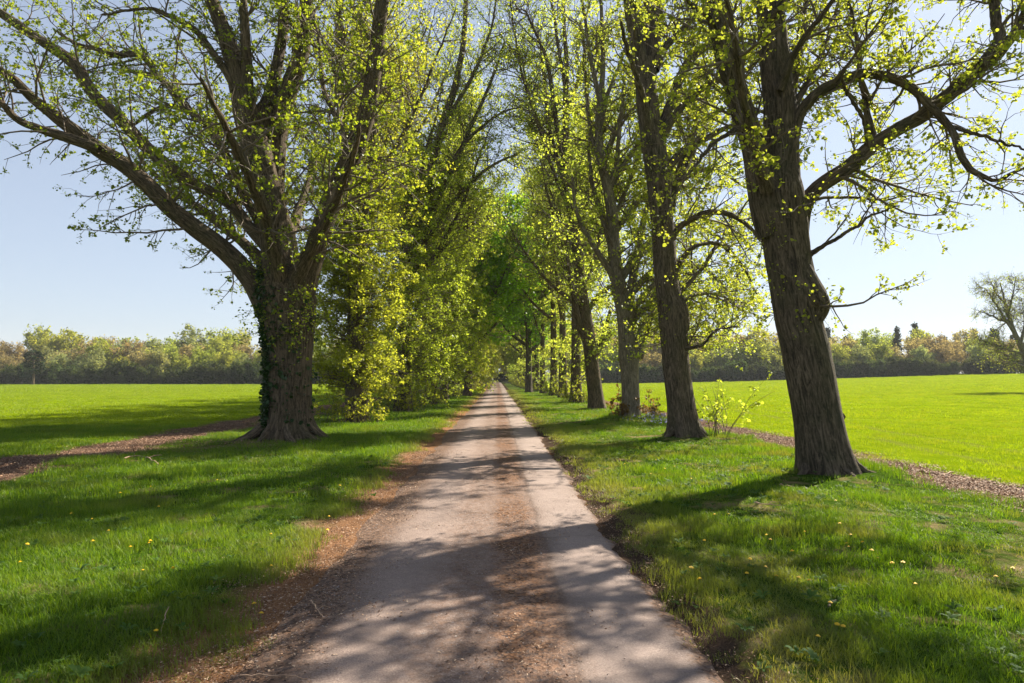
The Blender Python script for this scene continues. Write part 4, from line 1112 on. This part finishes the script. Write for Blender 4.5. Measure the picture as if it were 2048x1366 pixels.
def scatter_crop(x, y, protos_me, label, s0):
    edge = (vnoise(x, y, .9, 41) - .5) * .5
    k = ((x + edge > 7.7) | (x + edge < -10.3)); x, y = x[k], y[k]
    tu = np.abs(np.abs((x * .995 - y * .10) / 18. % 1 - .5) - .045)
    k = (tu > .011) | (srng.rand(len(x)) < .25); x, y = x[k], y[k]
    k = vnoise(x, y, .7, 42) * .5 + vnoise(x, y, 2.4, 43) * .5 > .25; x, y = x[k], y[k]; n = len(x)
    s = s0 * (.8 + .4 * srng.rand(n))
    scl = np.stack([s, s, s * (.5 + .5 * vnoise(x, y, 1.2, 44))], 1)
    rot = np.stack([srng.randn(n) * .08, srng.randn(n) * .08, srng.rand(n) * TWO_PI], 1)
    gn_scatter('field_crop', np.stack([x, y, ground_h(x, y)], 1), rot, scl, srng.randint(0, len(protos_me), n), protos_me, CM, label)
crop_t = [blades(30 + s, 46, .24, .10, .0075, .4, seg=2) for s in range(4)]
crop_f = [blades(40 + s, 60, .5, .11, .018, .4, seg=1) for s in range(4)]
x, y = area(14, 7, 24, 8.5, 26); x2, y2 = area(14, -24, -9.5, 10, 26)
scatter_crop(np.r_[x, x2], np.r_[y, y2], crop_t, 'young bright green crop at the near field edges', 1.)
x, y = area(3.4, 7, 70, 26, 80); x2, y2 = area(3.4, -66, -9.5, 26, 80)
scatter_crop(np.r_[x, x2], np.r_[y, y2], crop_f, 'young bright green crop further out in the fields', 1.)

x, y = area(1.1, 7, 150, 78, 176); x2, y2 = area(1.1, -140, -9.5, 78, 158)
scatter_crop(np.r_[x, x2], np.r_[y, y2], crop_f, 'young bright green crop in the far half of the fields', 2.1)
# litter: bits of leaf, husk and twig on the drive edges and the bare strips
def bits(seed, n, radius, size):
    rng = np.random.RandomState(seed)
    a = rng.rand(n) * TWO_PI; q = radius * np.sqrt(rng.rand(n))
    c = np.stack([np.cos(a) * q, np.sin(a) * q, .004 + .006 * rng.rand(n)], 1)
    ax = rng.randn(n, 3); ax[:, 2] *= .25; ax = nrm(ax); no = rng.randn(n, 3) * .4; no[:, 2] += 1; no = nrm(no - (no * ax).sum(1, keepdims=True) * ax); sd = np.cross(ax, no)
    s = size * (.4 + rng.rand(n) ** 2 * 1.3); wd = .15 + .55 * rng.rand(n)
    T = np.array([[0, -.5, 0], [-.5, 0, .12], [0, .5, 0], [.5, 0, .12]])
    V = c[:, None] + s[:, None, None] * (T[None, :, 0:1] * sd[:, None] * wd[:, None, None] + T[None, :, 1:2] * ax[:, None] + T[None, :, 2:3] * no[:, None])
    F = np.arange(n * 4).reshape(n, 4)
    return mk_mesh('bits', V.reshape(-1, 3), F, {'lv': ('FLOAT', np.repeat(rng.rand(n), 4))}, smooth=False)
def litter_mat():
    m, t, o = new_mat('litter')
    at = N(t, 'Attribute', attribute_name='lv')
    p = N(t, 'BsdfPrincipled'); p.inputs['Roughness'].default_value = .8
    t.links.new(ramp(t, at.outputs['Fac'], [(0, (.045, .024, .014)), (.4, (.19, .095, .05)), (.75, (.36, .21, .12)), (1, (.50, .36, .24))]).outputs[0], p.inputs['Base Color'])
    t.links.new(p.outputs[0], o.inputs[0]); return m
LM = litter_mat()
bt = [bits(50 + s, 110, .22, .015) for s in range(5)]
bt2 = [bits(60 + s, 110, .40, .030) for s in range(4)]
x, y = area(60, -2.8, 1.9, 2.8, 16)
edge = np.exp(-((x + 1.75) / .42) ** 2) * 1.1 + np.exp(-((x - 1.45) / .14) ** 2) * .9 + .10 * np.exp(-((x - .22) / .22) ** 2) + .015
k = srng.rand(len(x)) < edge * (.35 + .9 * vnoise(x, y, .5, 51)); x, y = x[k], y[k]; n = len(x)
zz = np.where((x > -1.5) & (x < 1.25), .006 + .020 * (1 - (x / 1.45) ** 2), np.maximum(ground_h(x, y), -.0))
gn_scatter('leaf_litter', np.stack([x, y, zz], 1), np.stack([0 * x, 0 * x, srng.rand(n) * TWO_PI], 1), np.ones((n, 3)) * (.7 + .5 * srng.rand(n))[:, None], srng.randint(0, 5, n), bt, LM, 'rusty brown litter of bud scales and leaf bits along the drive edges')
xa, ya = area(22, 6.4, 7.8, 7.5, 40); xb, yb = area(16, -10.3, -7.9, 9, 40)
xc, yc = L1X - 1.0 + srng.randn(160) * 1.0, L1D - 1.2 + srng.randn(160) * .6
x = np.r_[xa, xb, xc]; y = np.r_[ya, yb, yc]; k = trunk_clear(x, y); x, y = x[k], y[k]; n = len(x)
gn_scatter('leaf_litter', np.stack([x, y, ground_h(x, y) + .004], 1), np.stack([0 * x, 0 * x, srng.rand(n) * TWO_PI], 1), np.ones((n, 3)), srng.randint(0, 4, n), bt2, LM, 'twiggy brown litter on the bare soil strips beside the fields')

GVM = plain_mat('grit', (.30, .25, .22), .9, .6, 900)
gt = [bits(80 + q, 60, .30, .013) for q in range(4)]
x, y = area(26, -1.5, 1.25, 2.8, 15)
k = srng.rand(len(x)) < (.15 + 1.0 * (vnoise(x, y, .6, 61) > .55)) * np.where(x > .5, .35, 1.); x, y = x[k], y[k]; n = len(x)
gn_scatter('loose_grit', np.stack([x, y, .005 + .020 * (1 - (x / 1.45) ** 2)], 1), np.stack([0 * x, 0 * x, srng.rand(n) * TWO_PI], 1), np.ones((n, 3)), srng.randint(0, 4, n), gt, GVM, 'loose pale grit on the drive close to the camera')
def rosette(seed):
    rng = np.random.RandomState(seed); n = 9
    c = np.zeros((n, 3)); a = np.arange(n) * 2.4 + rng.rand(n) * .5
    V = []; 
    for q in range(n):
        L_ = .05 + .05 * rng.rand(); wd = L_ * (.30 + .15 * rng.rand()); el = .35 + .5 * rng.rand()
        d = np.array([math.cos(a[q]), math.sin(a[q]), 0]); sd_ = np.array([-d[1], d[0], 0])
        for (u, ww, dz) in ((0, .08, 0), (.45, 1, .4), (.8, .8, .48), (1., .05, .38)):
            p = d * L_ * u + np.array([0, 0, .02 + L_ * dz * el * 1.6])
            V += [p - sd_ * wd * ww * .5, p + sd_ * wd * ww * .5]
    F = [[q * 8 + 2 * j, q * 8 + 2 * j + 1, q * 8 + 2 * j + 3, q * 8 + 2 * j + 2] for q in range(n) for j in range(3)]
    return mk_mesh('rosette', np.array(V), np.array(F), {'lv': ('FLOAT', np.repeat(rng.rand(n), 8))})
WM = leaf_mat('weed_leaf', (.045, .11, .015), (.10, .19, .03), trans=1.6, mix=.35, rough=.75)
x, y = area(7, -7.5, 6.4, 2.8, 15)
k = (verge(x, y) > .3) & (vnoise(x, y, 1.1, 71) > .48) & trunk_clear(x, y); x, y = x[k], y[k]; n = len(x)
sc_w = .45 + .45 * srng.rand(n)
gn_scatter('weeds', np.stack([x, y, ground_h(x, y) + .015], 1), np.stack([srng.randn(n) * .15, srng.randn(n) * .15, srng.rand(n) * TWO_PI], 1), np.stack([sc_w] * 3, 1), srng.randint(0, 4, n), [rosette(90 + q) for q in range(4)], WM, 'broad leaved weeds among the verge grass')

# ------------------------------------------------------------------ small things
DYL = plain_mat('dandelion_yellow', (.80, .50, .01), .6, .15, 300)
STM = plain_mat('stem_green', (.10, .16, .03), .6)
def ring_head(n, r, zt, layers):
    V = []; F = []
    for L_ in range(layers):
        rr_ = r * (1 - .28 * L_); z = zt + .004 * L_
        for k in range(n):
            a = TWO_PI * (k + .5 * L_) / n; w_ = .16 * r
            c, s = math.cos(a), math.sin(a)
            i = len(V)
            V += [(-s * w_ * .4, c * w_ * .4, z), (c * rr_ * .6 - s * w_, s * rr_ * .6 + c * w_, z + .003), (c * rr_, s * rr_, z + .001 - .002 * L_), (c * rr_ * .6 + s * w_, s * rr_ * .6 - c * w_, z + .003), ]
            F.append((i, i + 1, i + 2, i + 3))
    return np.array(V), np.array(F)
def make_dandelion():
    root = empty('dandelion', (0, 0, 0))
    P = np.array([[[0, 0, -.02], [.003, 0, .03], [.004, .002, .07]]]); v, f, _ = tubes(P, np.full((1, 3), .0022), 5)
    link('stem', mk_mesh('stem', v, f), root, STM)
    V, F = ring_head(16, .021, .068, 3)
    link('flower_head', mk_mesh('flower_head', V, F, smooth=False), root, DYL)
    return root
dn = make_dandelion(); first = True
spots = [(146, 1034), (186, 1085), (219, 1066), (262, 1104), (298, 1096), (301, 1099), (304, 983), (43, 1126), (284, 1154), (347, 1147), (317, 1018), (541, 1074), (652, 1066), (543, 1140), (510, 1212), (520, 1229), (311, 1275), (434, 971), (183, 1045), (683, 910), (678, 980), (656, 1040), (240, 995), (50, 1093), (560, 970), (600, 985),
         (1410, 1100), (1405, 1190), (1551, 1182), (1535, 1097), (1495, 1174), (1492, 1175), (1594, 1190), (1622, 1194), (1695, 1123), (1700, 1127), (1743, 1139), (1757, 1150), (1787, 1160), (1806, 1160), (1831, 1203), (1687, 1288), (1674, 1286), (1635, 1322), (2026, 1172), (1996, 1196), (1612, 1093), (1702, 1105), (1681, 1079), (1660, 1236), (1458, 1052), (1430, 1055), (1540, 1103), (1670, 1027), (1588, 1130), (1730, 1120), (1528, 1165), (1500, 1140), (1380, 1160), (1310, 935), (1330, 950), (1350, 945), (1300, 960), (1250, 940), (1382, 970)]
for i, (px, py) in enumerate(spots):
    D = FPX * EYE / (py - 755.); p = px2w(px, py, D)
    o = dn if i == 0 else copy_tree(dn)
    s = .72 + .3 * rr.random()
    o.location = (p[0], D, gh(p[0], D)); o.rotation_euler = (rr.uniform(-.3, .3), rr.uniform(-.3, .3), rr.uniform(0, 6)); o.scale = (s, s, s)
    side = 'left' if px < 1000 else 'right'
    tag(o, 'yellow dandelion flower in the %s verge grass' % side, 'flower', 'dandelions in the %s verge' % side)

def stick(label, pts_px, r, fork=None, mat='cut'):
    """a fallen stick lying along ground points given in photo pixels"""
    W = []
    for (px, py, lift) in pts_px:
        D = FPX * EYE / (py - 755.); p = px2w(px, py, D); W.append((p[0], D, max(gh(p[0], D), 0.02) + lift))
    W = np.array(W); b = W[0].copy()
    P, R = resample(W - b, np.linspace(r, r * .45, len(W)), 12)
    P = P + np.random.RandomState(len(label)).randn(12, 3) * r * .5
    v, f, bk = tubes(P[None], R[None], 6)
    if fork:
        m = P[6]; e = m + np.array(fork)
        P2, R2_ = resample([m, (m + e) / 2 + (0, 0, .02), e], [r * .6, r * .5, r * .25], 8)
        v2, f2, b2 = tubes(P2[None], R2_[None], 5); v = np.vstack([v, v2]); f = np.vstack([f, f2 + len(v) - len(v2)]); bk = np.vstack([bk, b2])
    o = link('fallen_stick', mk_mesh('fallen_stick', v, f, {'bk': ('FLOAT_VECTOR', bk)}), mat=M[mat])
    o.location = b
    tag(o, label, 'stick')
stick('long pale branch lying on the brown soil strip at the right field edge', [(1838, 964, .05), (1860, 966, .05), (1885, 967, .04), (1908, 963, .07)], .022)
stick('thin forked twig on the dark soil beside the left of the drive', [(622, 1200, .02), (634, 1215, .02), (646, 1232, .02)], .006, (.10, -.03, .02))
stick('short pale stick standing up out of the left verge grass', [(320, 1270, .0), (328, 1255, .05), (337, 1244, .10)], .006)
stick('slender brown twig on the litter at the bottom left of the drive', [(480, 1343, .02), (540, 1345, .02), (580, 1346, .02), (612, 1352, .02)], .005)
stick('grey twig in the right verge between trunk shadow and sunny grass', [(1510, 1032, .06), (1530, 1036, .06), (1562, 1040, .06)], .008, (.12, .05, .02))
stick('pale stick lying in the shadow of the nearest right trunk', [(1560, 997, .06), (1575, 999, .06), (1588, 1001, .06)], .009)
stick('thin curved twig on bare soil right of the second right hand trunk', [(1437, 880, .06), (1450, 874, .08), (1462, 875, .08), (1472, 879, .07)], .010)
stick('dark twig in the shaded right verge at the bottom of the picture', [(1655, 1240, .05), (1668, 1231, .05), (1682, 1229, .05)], .008, mat='twig')
stick('knobbly stick on the leaf litter left of the big left tree', [(250, 925, .05), (275, 918, .06), (300, 925, .06), (318, 934, .05)], .018, (.2, .1, .04))

# bluebells behind the second right trunk
def bluebells():
    rng = np.random.RandomState(9); n = 150
    x = 5.9 + rng.randn(n) * .55; y = 23.6 + rng.randn(n) * 1.3
    z = ground_h(x, y)
    h = .18 + .12 * rng.rand(n)
    lean = rng.randn(n, 2) * .04
    P = np.stack([np.stack([x, y, z], 1), np.stack([x + lean[:, 0] * .4, y + lean[:, 1] * .4, z + h * .7], 1), np.stack([x + lean[:, 0] * 1.6, y + lean[:, 1] * 1.6, z + h], 1)], 1)
    TP = P[:, 1:]
    root = link('bluebells', leaf_mesh(rng, TP, 3, 2, .035, spread=.012, name='bluebells'), mat=leaf_mat('bluebell', (.20, .20, .34), (.32, .32, .46), trans=1.2, warm=(.9, .9, 1.)))
    tag(root, 'patch of violet bluebells in the grass between the second and third right trunks', 'flowers', kind='stuff')
bluebells()
# ------------------------------------------------------------------ the air
def haze():
    x0, x1, y0, y1, z0, z1 = -652, 652, -62, 780, -3, 46
    V = np.array([(x, y, z) for z in (z0, z1) for y in (y0, y1) for x in (x0, x1)], float)
    F = np.array([(0, 2, 3, 1), (4, 5, 7, 6), (0, 1, 5, 4), (2, 6, 7, 3), (0, 4, 6, 2), (1, 3, 7, 5)])
    m, t, o = new_mat('haze')
    p = N(t, 'VolumePrincipled'); p.inputs['Color'].default_value = (.88, .90, .93, 1); p.inputs['Density'].default_value = HAZE; p.inputs['Anisotropy'].default_value = .0
    t.links.new(p.outputs[0], o.inputs['Volume'])
    tag(link('haze', mk_mesh('haze', V, F, smooth=False), mat=m), kind='stuff')
HAZE = .00025
haze()
print('objects', len(sc.objects), 'faces', sum(len(m.polygons) for m in bpy.data.meshes))
